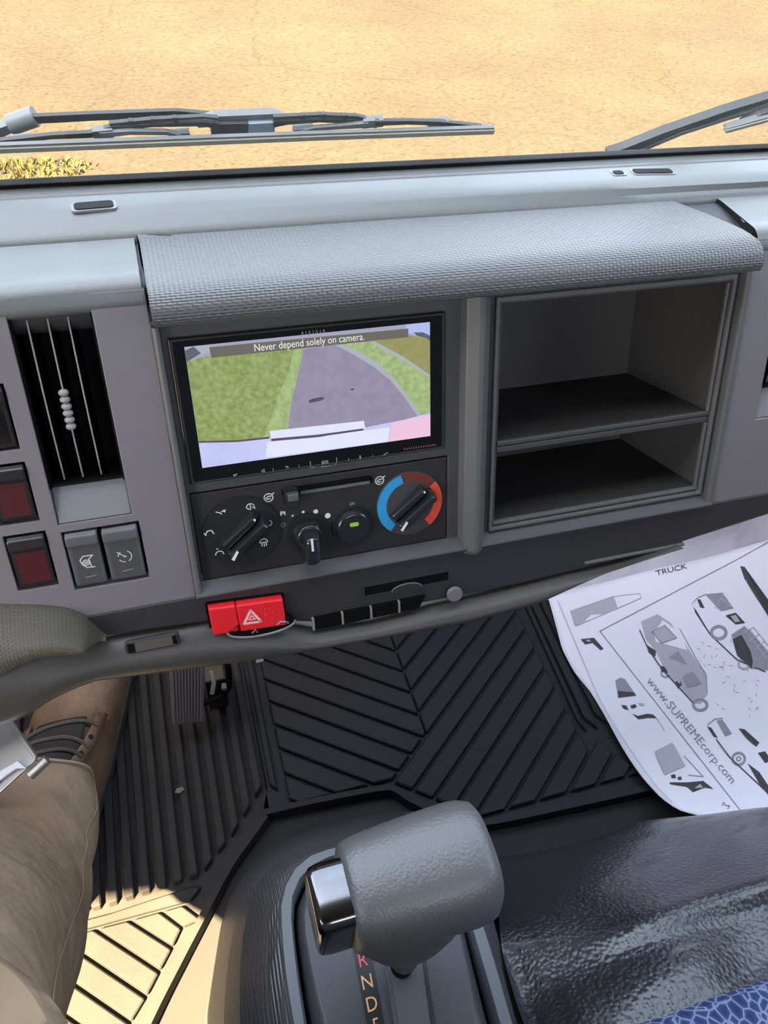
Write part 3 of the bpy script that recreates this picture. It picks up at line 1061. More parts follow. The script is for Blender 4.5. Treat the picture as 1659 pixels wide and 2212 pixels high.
# ------------------------------------------------------------------ climate control panel
cl = thing('climate_panel', 'dark climate control panel with two big dials below the radio', 'controls', fp(103, 269, 8))
box('faceplate', fp, 4, 201.5, 233.5, 305.5, 5.5, 12, 'panel_dark', cl, bevel=.0008)
def disc(name, cu, cv, r, e0, e1, mt, parent, sc=1.0, n=40, **k):
    return prism(name, fp, circ(cu, cv, r, n), e0, e1, mt, parent, scale1=sc, smooth=True, **k)
def dial(cu, cv, r, hands, label=None, plate='knob_black'):
    d = disc('dial', cu, cv, r, 5.6, 3.6, plate, cl, .985)
    if label: d['label'] = label
    # two-bladed grip lying across the dial
    a = math.radians(hands)
    ax, ay = math.cos(a), math.sin(a)
    def G(s, w, e):
        return fp(cu + ax * s - ay * w, cv + ay * s + ax * w, e)
    for w0, w1, s0, s1, h in ((-7.0, 1.0, -18, 18, -5.0), (1.0, 9.5, -20, 21, -9.5)):
        v = [G(s0, w0, 4), G(s1, w0, 4), G(s1, w1, 4), G(s0, w1, 4), G(s0 + 2, w0 + 1, h + 4), G(s1 - 3, w0 + 1.6, h), G(s1 - 3, w1 - 1.6, h), G(s0 + 2, w1 - 1, h + 4)]
        link_mesh('grip', v, [(3, 2, 1, 0), (4, 5, 6, 7), (0, 1, 5, 4), (1, 2, 6, 5), (2, 3, 7, 6), (3, 0, 4, 7)], 'knob_black', d, bevel=.0014, bseg=3)
    mb = MB()
    mb.poly([G(-19.5, 5, -5.3), G(-11, 2.6, -6.6), G(-11, 4.6, -6.8), G(-19.2, 7.6, -5.3)])
    mb.poly([G(-8, -3.2, -1.6), G(16, -3.8, -4.6), G(16, -2.2, -4.8), G(-8, -1.4, -1.8)])
    mb.build('pointer_line', 'white_mark', d)
    return d
d1 = dial(37.5, 269, 29.5, -42, plate='dial_black')
d2 = dial(170, 268.5, 27.5, -42, plate='dial_grey')
# coloured temperature arcs
def ringseg(name, cu, cv, r0, r1, a0, a1, mt, parent, e=3.45, n=24):
    P = [(cu + r1 * math.cos(math.radians(a0 + (a1 - a0) * i / n)), cv + r1 * math.sin(math.radians(a0 + (a1 - a0) * i / n))) for i in range(n + 1)]
    Q = [(cu + r0 * math.cos(math.radians(a0 + (a1 - a0) * i / n)), cv + r0 * math.sin(math.radians(a0 + (a1 - a0) * i / n))) for i in range(n + 1)]
    v = [fp(x, y, e) for x, y in P + Q]
    q = [(i, i + 1, n + 2 + i, n + 1 + i) for i in range(n)]
    return link_mesh(name, v, q, mt, parent)
ringseg('cold_band', 170, 268.5, 19.5, 27, 128, 255, 'blue_mark', d2)
ringseg('warm_band', 170, 268.5, 19.5, 27, -38, 52, 'red_mark', d2)
ringseg('middle_band', 170, 268.5, 20, 27, 258, 318, 'darkred_mark', d2)
# fan knob with a fin-shaped grip
d3 = disc('fan_dial', 87, 279, 16.5, 5.6, 4.2, 'dial_black', cl)
disc('fan_hub', 87, 279, 12, 4.2, -5, 'knob_black', d3, .8, bevel=.001)
fin = [(-6.5, -9), (6.5, -9), (7.5, 4), (6.5, 20), (-6.5, 20), (-7.5, 4)]
prism('grip', lambda x, y, z: fp(87 + x - y * .05, 281 + y, z), fin, -4, -16, 'knob_black', d3, scale1=.72, bevel=.0025, bseg=3)
mb = MB()
mb.poly([fp(86.0 + x, 273.5 + y, -16.3) for x, y in ((-.9, 0), (.9, 0), (1.1, 11), (-.7, 11))])
mb.build('pointer_line', 'white_mark', d3)
# air-conditioning push button with a green lamp
d4 = disc('button_rim', 122.5, 279, 17, 5.6, 2.5, 'knob_black', cl, .96)
disc('push_button', 122.5, 279, 14.8, 2.5, -2.0, 'knob_black', d4, .86, bevel=.0012)
prism('indicator_lamp', fp, rrect(119, 126, 273.6, 276.8, 1.2), -2.0, -2.5, 'green_light', d4)
# slider
prism('slider_slot', fp, rrect(70, 141, 239.2, 246.6, 3), 5.5, 5.1, 'vent_black', cl)
prism('slot_floor', fp, rrect(84, 138.5, 243.6, 246.2, 1), 5.2, 4.9, 'rim_grey', cl)
box('slider_knob', fp, 71, 81.5, 238, 251, -7, 5.5, 'knob_black', cl, bevel=.0016)
box('knob_top', fp, 72.5, 80.5, 239.5, 245, -7.6, -6.5, 'switch_grey', cl, bevel=.001)
# white symbols
def sym(px, py, lines, w=.8, e=5.3, mt='white_mark', parent=cl):
    k = uv_of(px, py, e)
    mb = MB()
    icon_ribbon(mb, lambda x, y, z: fp(k[0] + x, k[1] + y, e), lines, w)
    return mb.build('symbol', mt, parent)
car = [arc(0, 0, 3.3, 0, 360, 14), [(-2, .5), (0, -1.2), (2, -.8)], [(-1.5, 1.2), (1.2, 1.0)], [(3, -2.5), (4.3, -3.2)]]
sym(580, 1075, car); sym(820, 1038, car)
sym(477, 1107, [[(-3.5, -1), (-1, 0), (.5, 1.4)], [(.5, -.5), (3.6, -1.2)], [(2.2, -1.6), (2.8, .2)]], e=3.4)
sym(541, 1096, [arc(0, 0, 3, 180, 360, 8), [(-3, 0), (-1, 1.5)], [(0, -3), (0, 2)], [(1.5, 0), (3.4, 1.4)]], .7, e=3.4)
sym(452, 1152, [[(-3, 1), (-1, -2), (2, -2), (3.2, 1)], [(-3.6, -.4), (-2.4, 1.4)]], e=3.4)
sym(474, 1193, [arc(0, 2, 3, 180, 360, 8), [(-1.8, -3.2), (-.8, -3)]], e=3.4)
sym(570, 1174, [arc(0, -1, 3, 180, 360, 8), [(-3, -1), (3, -1)], [(-1.5, 0), (-1.5, 2)], [(.2, 0), (.2, 2.4)], [(1.8, 0), (1.8, 2)]], .7, e=3.4)
sym(581, 1130, [arc(0, 0, 2.2, -80, 120, 8)], .6, e=3.4)
mb = MB()
for px, py, r in ((632, 1114, .9), (655, 1106, 1.2), (682, 1105, 1.9), (708, 1114, 2.3)):
    k = uv_of(px, py, 5.3)
    mb.poly([fp(k[0] + r * math.cos(t * .5236), k[1] + r * math.sin(t * .5236), 5.3) for t in range(12)])
mb.build('fan_speed_dots', 'white_mark', cl)
sym(611, 1109, [[(-1.5, -1.5), (-1.5, 1.5)], [(-1.5, 0), (1.5, 0)], [(1.5, -1.2), (1.5, 1.5)], [(-1, -1.5), (1, -1)]], .9)
sym(612, 1134, [arc(0, 0, 1.6, 0, 360, 10)], .4, mt='grey_mark')
sym(760, 1090, [arc(0, 0, 1.6, 0, 360, 10), [(-2.2, 1.5), (2.2, -1.5)]], .5, mt='grey_mark')

# ------------------------------------------------------------------ storage bins
bn = thing('storage_bin', 'open two-shelf storage bin with dark floors right of the radio', 'storage bin', fp(342, 210, 60))
B0, B1, BD = 244.5, 441, 132
mb = MB()
mb.box(fp, B0 - 2, B0, 119, 299.5, 6, BD)
mb.box(fp, B1, B1 + 2, 119, 299.5, 6, BD)
mb.box(fp, B0 - 2, B1 + 2, 117.8, 119.5, 6, BD)
mb.build('side_wall', 'bin_wall', bn, bevel=.0006)
box('back_wall', fp, B0, B1, 119.5, 299, BD - 2, BD, 'bin_wall', bn)
box('bin_floor', fp, B0, B1, 297.5, 300, 8, BD - 2, 'bin_dark', bn)
sh = box('shelf', fp, B0, B1, 228, 236, 8, BD - 2, 'bin_dark', bn)
box('shelf_front', fp, B0 - 1, B1 + 1, 226.8, 231.2, 4.5, 9, 'fascia_grey', sh, bevel=.0012)
box('shelf_front', fp, B0 - 1, B1 + 1, 231.6, 237, 5.2, 9, 'fascia_grey', sh, bevel=.0012)
mb = MB()
mb.box(fp, B1 - 3.2, B1 - .6, 120, 227, 4.2, 7); mb.box(fp, B1 - 3.2, B1 - .6, 237, 298, 4.2, 7)
mb.box(fp, B0 - 2, B1 + 2, 298, 301, 4.2, 9)
mb.build('bin_lip', 'rim_grey', bn, bevel=.0006)

# ================================================================== floor mats
def clip(poly, hp):
    "keep the part of a convex polygon where a*x + b*y <= c for every half plane"
    for a, b, c in hp:
        out = []
        n = len(poly)
        for i in range(n):
            p, q = poly[i], poly[(i + 1) % n]
            dp, dq = a * p[0] + b * p[1] - c, a * q[0] + b * q[1] - c
            if dp <= 0: out.append(p)
            if dp * dq < 0:
                t = dp / (dp - dq)
                out.append((p[0] + (q[0] - p[0]) * t, p[1] + (q[1] - p[1]) * t))
        poly = out
        if len(poly) < 3: return []
    return poly
def flat(x, y, z):
    return Vector((x, y, z))
def rib(poly, z0, z1, mt, parent, name='rib', bevel=.0014):
    if len(poly) < 3: return
    ar = 0
    for i in range(len(poly)):
        a, b = poly[i], poly[(i + 1) % len(poly)]
        ar += a[0] * b[1] - a[1] * b[0]
    if abs(ar) < 1.2e-4: return
    return prism(name, flat, poly, z0, z1, mt, parent, scale1=.985, bevel=bevel, bseg=1)

MT = .006
cm = thing('center_floor_mat', 'black rubber floor mat with chevron bars below the center of the dashboard', 'floor mat', (.28, .5, 0))
lip_c = [(.043, .74), (.043, .43), (.031, .398), (.177, .391), (.196, .385), (.213, .366), (.250, .335), (.288, .318), (.520, .303), (.525, .74)]
prism('mat_base', flat, lip_c, 0.0, MT, 'rubber_mat', cm)
SL, SR = .735, .80
BW = .0345
GAP = .0050
zt = .0125
def strip_R(k):
    y0 = .608 - BW * k      # bar between groove k and k + 1, at x = .467
    return [(0, y0 - BW + GAP + (0 - .467) * SR), (.6, y0 - BW + GAP + (.6 - .467) * SR), (.6, y0 + (.6 - .467) * SR), (0, y0 + (0 - .467) * SR)]
def strip_L(k):
    y0 = .577 - .0355 * (k - 1)
    return [(0, y0 - .0355 + GAP - (0 - .262) * SL), (.6, y0 - .0355 + GAP - (.6 - .262) * SL), (.6, y0 - (.6 - .262) * SL), (0, y0 - (0 - .262) * SL)]
right_lim = [(1, 0, .463), (0, 1, .735), (0, -1, -.3245)]
low_right = [(1, 0, .513), (1, .62, .463 + .62 * .412), (0, -1, -.3245), (-.77, -1, -.3245 - .77 * .287)]
for k in range(-9, 14):
    p = strip_R(k)
    if k < 0:
        q = clip(p, [(-1, 0, -.2605)] + right_lim)
    else:
        q = clip(p, (right_lim if k <= 6 else [(1, .62, .463 + .62 * .412), (0, -1, -.3245)]) + [(-.77, -1, -.3245 - .77 * .287), (0, 1, .735)])
        if q and k == 0: q = clip(q, [(-1, 0, -.19)])
    rib(q, MT - .001, zt, 'rubber_mat', cm)
diag = lambda x: .608 + (x - .467) * SR
for k in range(-4, 10):
    p = strip_L(k)
    q = clip(p, [(1, 0, .2600), (-1, 0, -.066), (0, 1, .735), (0, -1, -.3985), (SR, -1, -(.608 + GAP) + .467 * SR)])
    rib(q, MT - .001, zt, 'rubber_mat', cm)
for a, b, c, d in ((.476, .464, .483, .471), (.4855, .475, .497, .4885), (.500, .493, .513, .509)):
    rib([(a + .010, .735), (b + .006, .415), (d + .004, .395), (c + .010, .735)], MT - .001, zt, 'rubber_mat', cm, 'border_rib')
rib([(.048, .735), (.046, .43), (.054, .42), (.058, .735)], MT - .001, zt, 'rubber_mat', cm, 'border_rib')
def lip(name, pts, mt, parent, w=.006, h=.016):
    P = [Vector((x, y, 0)) for x, y in pts]
    P = spline(P, len(P) * 6)
    rows = []
    for i, p in enumerate(P):
        t = (P[min(i + 1, len(P) - 1)] - P[max(i - 1, 0)]).normalized()
        n = Vector((-t.y, t.x, 0))
        rows.append([p + n * w + Vector((0, 0, .004)), p + n * w * .6 + Vector((0, 0, h)), p - n * w * .6 + Vector((0, 0, h)), p - n * w + Vector((0, 0, 0.0))])
    return loft(name, rows, mt, parent, closed=True, caps=True)
lip('mat_lip', [(.031, .396), (.10, .394), (.177, .389), (.196, .383), (.213, .364), (.250, .333), (.288, .315), (.40, .307), (.520, .301)], 'rubber_mat', cm)

dm = thing('driver_floor_mat', 'dark rubber floor mat with straight lengthwise ribs under the boot and pedal', 'floor mat', (-.1, .45, 0))
lip_d = [(.043, .74), (.040, .40), (.030, .385), (.012, .368), (-.010, .348), (-.030, .325), (-.052, .297), (-.085, .255), (-.116, .215), (-.160, .150), (-.215, .06)]
prism('mat_base', flat, lip_d + [(-.50, .06), (-.50, .74)], 0.0, MT, 'rubber_driver', dm)
ends = [(-.60, .335), (-.15, .333), (-.063, .338), (-.048, .340), (-.029, .357), (-.008, .375), (.014, .400), (.04, .43)]
def yend(x):
    for (a, b), (c, d) in zip(ends, ends[1:]):
        if a <= x <= c:
            return b + (d - b) * (x - a) / (c - a)
    return .43
for k in range(-9, 11):
    x = -.147 + k * .0178
    rib([(x - .0052, .735), (x - .0052, yend(x - .005) + .004), (x + .0052, yend(x + .005) + .004), (x + .0052, .735)], MT - .001, .0145, 'rubber_driver', dm)
gv = [((-.072, .316), (-.052, .297)), ((-.097, .316), (-.074, .294)), ((-.131, .316), (-.086, .2765)), ((-.167, .317), (-.101, .257)), ((-.203, .317), (-.116, .237)), ((-.240, .317), (-.133, .218)),
      ((-.277, .317), (-.150, .200)), ((-.314, .317), (-.167, .180)), ((-.351, .317), (-.186, .160)), ((-.388, .317), (-.203, .14))]
for (a0, a1), (b0, b1) in zip(gv, gv[1:]):
    f2 = lambda p, q, s: (p[0] + (q[0] - p[0]) * s, p[1] + (q[1] - p[1]) * s)
    poly = [f2(a0, b0, .07), f2(a1, b1, .07), f2(a1, b1, .90), f2(a0, b0, .90)]
    rib([(x + (.003 if i in (1, 2) else 0) * -1, y) for i, (x, y) in enumerate(poly)], MT - .001, .0125, 'rubber_driver', dm)
# smooth cross band between the two patterns
rib([(-.50, .3215), (-.062, .3195), (-.050, .331), (-.063, .334), (-.15, .329), (-.50, .331)], MT - .001, .0125, 'rubber_driver', dm, 'cross_band')
lip('mat_lip', [(.034, .392), (.012, .371), (-.010, .351), (-.030, .328), (-.052, .300), (-.085, .258), (-.116, .217), (-.160, .152), (-.215, .062)], 'rubber_driver', dm, w=.0065, h=.017)
crumb = at_z(388, 1708, .0145)
tag(prism('dry_crumb', lambda x, y, z: crumb + Vector((x, y, z)), [(-.006, -.002), (0, -.004), (.006, -.001), (.004, .003), (-.003, .003)], .0, .002, 'pocket_brown'),
    'tiny brown crumb lying on the ribs of the driver floor mat', 'crumb')
# passenger-side mat under the paper
pm = thing('passenger_floor_mat', 'black rubber mat edge showing between the chevron mat and the white paper', 'floor mat', (.8, .45, 0))
prism('mat_base', flat, [(.528, .29), (1.02, .25), (1.02, .73), (.53, .73)], 0.0, .008, 'rubber_mat', pm, bevel=.002)

# ================================================================== printed paper mat
pp = thing('paper_floor_mat', 'large white paper floor mat printed with grey truck drawings and a web address', 'paper', (.75, .45, .012))
def smooth(t):
    t = max(0.0, min(1.0, t))
    return t * t * (3 - 2 * t)
def zs(x, y):
    return .019 + .065 * smooth((.34 - y) / .16) + .0016 * math.sin(x * 31 + y * 17) + .0012 * math.sin(y * 53 + x * 9) + .010 * smooth((x - .75) / .25)
edge_px = [(1183, 1285), (1190, 1305), (1215, 1400), (1240, 1447), (1275, 1490), (1310, 1548), (1345, 1612), (1373, 1655), (1400, 1690), (1430, 1722), (1465, 1747), (1510, 1760), (1560, 1766)]
E2 = []
for px, py in edge_px:
    z = .019
    for _ in range(6):
        p = at_z(px, py, z)
        z = zs(p.x, p.y)
    E2.append(p)
E2.append(E2[-1] + Vector((.03, -.06, .015)))
E2 = resample(E2, 44)
rows = []
for p in E2:
    r = []
    for j in range(31):
        x = p.x + (1.03 - p.x) * (j / 30) ** 1.2
        yy = p.y + (x - p.x) * .035
        r.append(Vector((x, yy, zs(x, yy) - .003 * math.exp(-j * .8))))
    rows.append(r)
loft('sheet', rows, 'paper', pp, solid=.0008, angle=180)
def onpaper(px, py, lift=.0009):
    z = .020
    for _ in range(5):
        p = at_z(px, py, z)
        z = zs(p.x, p.y) + lift
    return Vector((p.x, p.y, z))
ZP = lambda x, y: (1130 + x / 3.136, 1100 + y / 3.136)
class Ink:
    "flat print following the sheet, several inks in one drawing"
    def __init__(s): s.mb = MB()
    def fill(s, pts, mi=0, lift=.0011):
        s.mb.poly([onpaper(*ZP(x, y), lift) for x, y in pts], mi)
    def line(s, pts, w=5, mi=0, lift=.0013):
        for qd in line_poly(pts, w):
            (x0, y0), (x1, y1), (x2, y2), (x3, y3) = qd
            L = math.hypot(x1 - x0, y1 - y0)
            n = max(1, int(L / 90))
            for i in range(n):
                a, b = i / n, (i + 1) / n
                s.fill([(x0 + (x1 - x0) * a, y0 + (y1 - y0) * a), (x0 + (x1 - x0) * b, y0 + (y1 - y0) * b), (x3 + (x2 - x3) * b, y3 + (y2 - y3) * b), (x3 + (x2 - x3) * a, y3 + (y2 - y3) * a)], mi, lift)
    def ring(s, cx, cy, rx, ry, w, mi=0, n=16):
        P = [(cx + rx * math.cos(2 * math.pi * i / n), cy + ry * math.sin(2 * math.pi * i / n)) for i in range(n)]
        s.line(P + [P[0]], w, mi)
    def build(s, name):
        return s.mb.build(name, None, pp, mats=['ink_dark', 'ink_grey', 'ink_light'])
# ruled frame lines
k = Ink(); k.line([(1440, 345), (520, 825), (1500, 2075), (1640, 2240)], 6, 1); k.line([(1440, 345), (1700, 200)], 6, 1); k.build('frame_line')
k = Ink(); k.line([(235, 620), (330, 850), (420, 1060), (520, 1295), (640, 1500), (780, 1710), (905, 1880), (1010, 1985)], 4, 2); k.build('border_line')
# pale box drawing at the top left
k = Ink()
k.fill([(320, 690), (610, 590), (640, 670), (350, 790)], 2)
k.line([(320, 690), (610, 590), (790, 570), (800, 600), (640, 670), (360, 790), (320, 690)], 4, 2); k.line([(610, 590), (640, 670)], 4, 2); k.build('box_drawing')
k = Ink(); k.fill([(390, 880), (480, 870), (545, 945), (525, 955), (470, 905), (420, 915)], 0); k.fill([(425, 885), (450, 882), (460, 895), (435, 898)], 2, .0016); k.build('dark_fragment')
k = Ink()
k.fill([(625, 1160), (660, 1140), (690, 1150), (765, 1260), (645, 1275)], 1); k.fill([(640, 1230), (750, 1240), (765, 1260), (645, 1275)], 0, .0015)
k.build('windshield_drawing')
k = Ink()
k.fill([(665, 1325), (700, 1330), (715, 1360), (680, 1350)], 0); k.fill([(725, 1330), (760, 1320), (770, 1340), (735, 1350)], 0); k.fill([(780, 1310), (815, 1315), (820, 1335), (790, 1330)], 2)
k.fill([(740, 1385), (780, 1400), (840, 1385), (880, 1390), (905, 1415), (850, 1412), (780, 1422)], 0); k.line([(905, 1415), (960, 1500)], 4, 2); k.build('bumper_drawing')
# truck in the middle
k = Ink()
k.fill([(800, 760), (910, 710), (1000, 770), (1190, 1050), (1240, 1110), (1250, 1250), (1200, 1320), (1150, 1300), (1030, 1180), (960, 1080), (900, 960), (830, 880)], 2)
k.fill([(880, 820), (960, 790), (1030, 870), (930, 910)], 2, .0014)
k.line([(870, 830), (960, 785), (1040, 870), (940, 905), (870, 830)], 5, 1, .0016)
k.fill([(980, 1010), (1050, 960), (1110, 1050), (1040, 1080)], 1, .0016); k.fill([(1070, 1130), (1150, 1100), (1210, 1180), (1110, 1210)], 1, .0016)
k.fill([(840, 920), (900, 960), (895, 1000), (850, 970)], 0, .0016); k.fill([(925, 1060), (975, 1070), (980, 1110), (940, 1100)], 0, .0016)
k.fill([(1030, 1180), (1060, 1100), (1075, 1190), (1050, 1215)], 0, .0016)
k.line([(790, 820), (850, 950), (940, 1080), (1040, 1190), (1150, 1310)], 7, 0, .0016); k.line([(1060, 810), (1190, 1040), (1240, 1120), (1245, 1240)], 5, 1, .0016)
k.ring(1200, 1325, 46, 36, 18, 1); k.ring(965, 1110, 30, 26, 10, 1); k.build('truck_drawing')
# pickup at the upper right
k = Ink()
k.fill([(1235, 575), (1350, 565), (1425, 670), (1340, 690)], 1); k.line([(1300, 670), (1340, 600), (1410, 660)], 5, 2, .0016)
k.fill([(1370, 720), (1440, 700), (1505, 770), (1440, 780)], 0); k.fill([(1405, 725), (1440, 715), (1470, 760), (1435, 765)], 2, .0015)
k.fill([(1150, 660), (1170, 680), (1260, 830), (1230, 800)], 0); k.fill([(1180, 610), (1200, 610), (1230, 670), (1200, 665)], 0)
k.line([(1145, 640), (1180, 600), (1240, 575)], 5, 1); k.line([(1165, 690), (1270, 850), (1450, 1020), (1640, 1100)], 8, 0)
k.fill([(1410, 850), (1500, 790), (1659, 960), (1659, 1090), (1540, 1080), (1440, 960)], 1); k.fill([(1420, 880), (1480, 850), (1560, 1000), (1550, 1080), (1450, 990)], 0, .0015)
for i in range(4):
    k.line([(1480 + i * 45, 850 + i * 48), (1560 + i * 35, 800 + i * 48)], 5, 2, .0018)
for i in range(3):
    k.line([(1500 + i * 30, 820 - i * 12), (1650 + i * 30, 1010 - i * 12)], 5, 2, .0018)
k.ring(1325, 835, 50, 42, 20, 1); k.ring(1495, 1050, 36, 32, 14, 2); k.build('truck_drawing')
# dark trailer in the corner and truck at the lower right
k = Ink(); k.fill([(1470, 385), (1500, 390), (1680, 640), (1680, 760), (1620, 660), (1500, 470)], 0)
k.fill([(1510, 480), (1530, 470), (1550, 500), (1530, 510)], 2, .0016); k.fill([(1560, 560), (1580, 550), (1600, 580), (1580, 590)], 2, .0016); k.build('trailer_drawing')
k = Ink()
k.fill([(1245, 1470), (1275, 1480), (1320, 1550), (1290, 1540)], 0); k.fill([(1310, 1430), (1350, 1425), (1415, 1520), (1370, 1540)], 1)
k.line([(1250, 1460), (1300, 1420), (1350, 1415)], 6, 1); k.fill([(1460, 1485), (1500, 1490), (1600, 1580), (1580, 1610), (1520, 1560)], 0); k.fill([(1590, 1650), (1640, 1640), (1680, 1700), (1640, 1720)], 0)
k.line([(1310, 1560), (1400, 1680), (1560, 1830), (1700, 1960)], 8, 0); k.fill([(1520, 1720), (1600, 1780), (1680, 1900), (1680, 1960), (1600, 1860)], 0)
k.ring(1460, 1690, 42, 40, 16, 1); k.ring(1460, 1690, 14, 14, 8, 1); k.build('truck_drawing')
k = Ink()
k.fill([(890, 1640), (1010, 1580), (1100, 1740), (960, 1800)], 2); k.line([(910, 1650), (1010, 1600), (1070, 1720), (970, 1760), (910, 1650)], 6, 1, .0016)
k.line([(1090, 1670), (1220, 1810), (1120, 1800)], 5, 1); k.fill([(1000, 1800), (1030, 1795), (1035, 1820), (1005, 1820)], 0); k.fill([(1045, 1815), (1070, 1810), (1075, 1830), (1050, 1832)], 0)
k.fill([(990, 1850), (1110, 1850), (1220, 1840), (1290, 1895), (1230, 1885), (1150, 1915), (1110, 1880), (1000, 1862)], 0); k.fill([(1160, 1890), (1200, 1860), (1220, 1885)], 2, .0016); k.build('truck_drawing')
# speckle of the background drawing
k = Ink()
for i in range(60):
    x, y = 1180 + random.random() * 420, 860 + random.random() * 560
    if abs((y - 1180) - .9 * (x - 1230)) < 60: continue
    a = random.random() * 3
    k.line([(x, y), (x + 22 * math.cos(a), y + 22 * math.sin(a))], 4, 2)
k.build('sketch_marks')['kind'] = 'stuff'
# writing along the ruled line and on the far edge
def writing(name, s, p0, p1, size, mi, flip=1):
    vs, fs = text2d(s, 1.0)
    x0, x1 = min(v[0] for v in vs), max(v[0] for v in vs)
    dx, dy = p1[0] - p0[0], p1[1] - p0[1]
    L = math.hypot(dx, dy)
    tx, ty = dx / L, dy / L
    nx, ny = ty, -tx
    mb = MB()
    mb.add([onpaper(*ZP(p0[0] + tx * L * (x - x0) / (x1 - x0) + nx * y * size * flip, p0[1] + ty * L * (x - x0) / (x1 - x0) + ny * y * size * flip), .0013) for x, y in vs], fs)
    mb.build(name, ('ink_dark', 'ink_grey')[mi], pp)
writing('web_address', 'www.SUPREMEcorp.com', (850, 1150), (1425, 1845), 78, 1)
writing('heading', 'TRUCK', (900, 435), (1110, 385), 50, 0)
writing('page_mark', 'M', (1350, 1995), (1395, 2020), 40, 1)

# crumpled grey sheet standing up against the firewall behind the paper
sx = [.535 + (1.035 - .535) * i / 46 for i in range(47)]
prof = [(.590, .0105), (.620, .0105), (.640, .018), (.652, .028), (.664, .045), (.675, .08), (.686, .125), (.696, .18), (.706, .25), (.714, .32)]
rows = []
for j, (y, z) in enumerate(prof):
    rows.append([Vector((x, y + .010 * math.sin(x * 23 + j * .9) * (j / 7) - .005 * math.sin(x * 61 + j) * max(0, min(1, (j - 2) / 3)), z + .008 * math.sin(x * 37 - j * .8) * max(0, min(1, (j - 2) / 3)) + (.02 * max(0, x - .7)) * (j > 2))) for x in sx])
ps = loft('plastic_sheet', rows, 'plastic_sheet', None, solid=.0006, angle=180)
tag(ps, 'wrinkled lavender grey plastic sheet standing behind the white paper under the dashboard', 'sheet')

# ================================================================== accelerator pedal
pe = thing('accelerator_pedal', 'ribbed grey accelerator pedal hanging over the driver floor mat', 'pedal', (-.04, .6, .0))
bl, br = at_z(372, 1567, .045), at_z(439, 1560, .045)
tl, tr = at_z(364, 1400, .145), at_z(443, 1396, .145)
pn = (br - bl).cross(tl - bl).normalized()
def pf(x, y, z):
    return bl.lerp(br, x).lerp(tl.lerp(tr, x), y) + pn * z
prism('pad', pf, rrect(0, 1, 0, 1, .06), -.006, .0, 'pedal_rubber', pe, bevel=.0012)
for i in range(10):
    x = .09 + i * .0912
    box('pad_ridge', pf, x - .022, x + .022, .035, .98, 0, .0028, 'pedal_rubber', pe, bevel=.0006, bseg=1)
tube('pedal_rod', [at_z(430, 1522, .05), at_z(455, 1514, .052), at_z(483, 1502, .055), at_z(496, 1480, .07), at_z(494, 1452, .10), at_z(488, 1420, .14)], .0042, 'vent_black', pe)
box('pedal_bracket', lambda x, y, z: at_z(470, 1468, .06) + Vector((x, y, z)), -.016, .010, -.014, .03, -.058, .02, 'switch_black', pe, bevel=.002)
tube('pedal_spring', [at_z(455, 1450, .10), at_z(462, 1475, .09), at_z(458, 1498, .075)], .003, 'bead_grey', pe)
tube('bracket_bolt', [at_z(484, 1478, .085), at_z(484, 1490, .085)], .0035, 'switch_grey', pe)

# ================================================================== shift console
co = thing('shift_console', 'grey plastic shift console with a gate plate lettered beside the lever slot', 'console', (.06, .05, 0))
def ring(pxs, z, yback, n=60, zdrop=None):
    P = [at_z(px, py, z) for px, py in pxs]
    a, b = P[0], P[-1]
    P = [Vector((a.x - .004, yback, z))] + spline(P, 60) + [Vector((b.x + .008, yback, z))]
    return resample(P, n)
YBK = -.16
R_base = ring([(440, 2212), (462, 2080), (488, 1960), (530, 1885), (600, 1822), (690, 1785), (860, 1752), (985, 1775), (1040, 1850), (1075, 1990), (1120, 2212)], .02, YBK)
R_low = ring([(455, 2212), (474, 2085), (498, 1968), (538, 1895), (604, 1838), (695, 1802), (860, 1775), (975, 1795), (1035, 1870), (1072, 2000), (1118, 2212)], .14, YBK)
R_shell = ring([(482, 2212), (492, 2085), (512, 1985), (546, 1915), (610, 1856), (700, 1822), (860, 1800), (975, 1820), (1030, 1890), (1074, 2030), (1122, 2212)], .255, YBK)
R_mid = ring([(560, 2212), (552, 2100), (558, 1985), (578, 1912), (624, 1866), (704, 1830), (860, 1806), (970, 1828), (1022, 1898), (1068, 2035), (1116, 2212)], .305, YBK)
R_out = ring([(629, 2212), (612, 2095), (604, 1975), (610, 1928), (630, 1884), (668, 1850), (722, 1832), (860, 1812), (955, 1838), (1010, 1910), (1060, 2050), (1108, 2212)], .328, YBK)
R_in = ring([(662, 2212), (645, 2100), (632, 1975), (640, 1928), (660, 1892), (700, 1864), (760, 1848), (860, 1836), (940, 1860), (990, 1930), (1030, 2060), (1072, 2212)], .330, YBK)
def low(r, z, inset=0.0):
    c = sum(r, Vector()) / len(r)
    out = []
    for p in r:
        d = Vector((c.x - p.x, 0, 0)) if p.y < .1 else (Vector((c.x, .08, 0)) - Vector((p.x, p.y, 0)))
        d = d.normalized() * inset if d.length > 0 else d
        out.append(Vector((p.x + d.x, p.y + d.y, z)))
    return out
loft('console_shell', [low(R_base, 0.0), R_base, R_low, R_shell], 'console_dark', co, angle=80)
loft('console_shoulder', [R_shell, [a.lerp(b, .5) + Vector((0, 0, .010)) for a, b in zip(R_shell, R_mid)], R_mid, [a.lerp(b, .5) + Vector((0, 0, .006)) for a, b in zip(R_mid, R_out)], R_out], 'console_dark', co, angle=80)
loft('console_rim', [R_out, [p + Vector((0, 0, .0035)) for p in low(R_out, .330, .002)], [p + Vector((0, 0, .0035)) for p in low(R_in, .330, -.002)], R_in, low(R_in, .314, 0.001)], 'rim_blue', co, angle=50)
Rp = low(R_in, .316, .003)
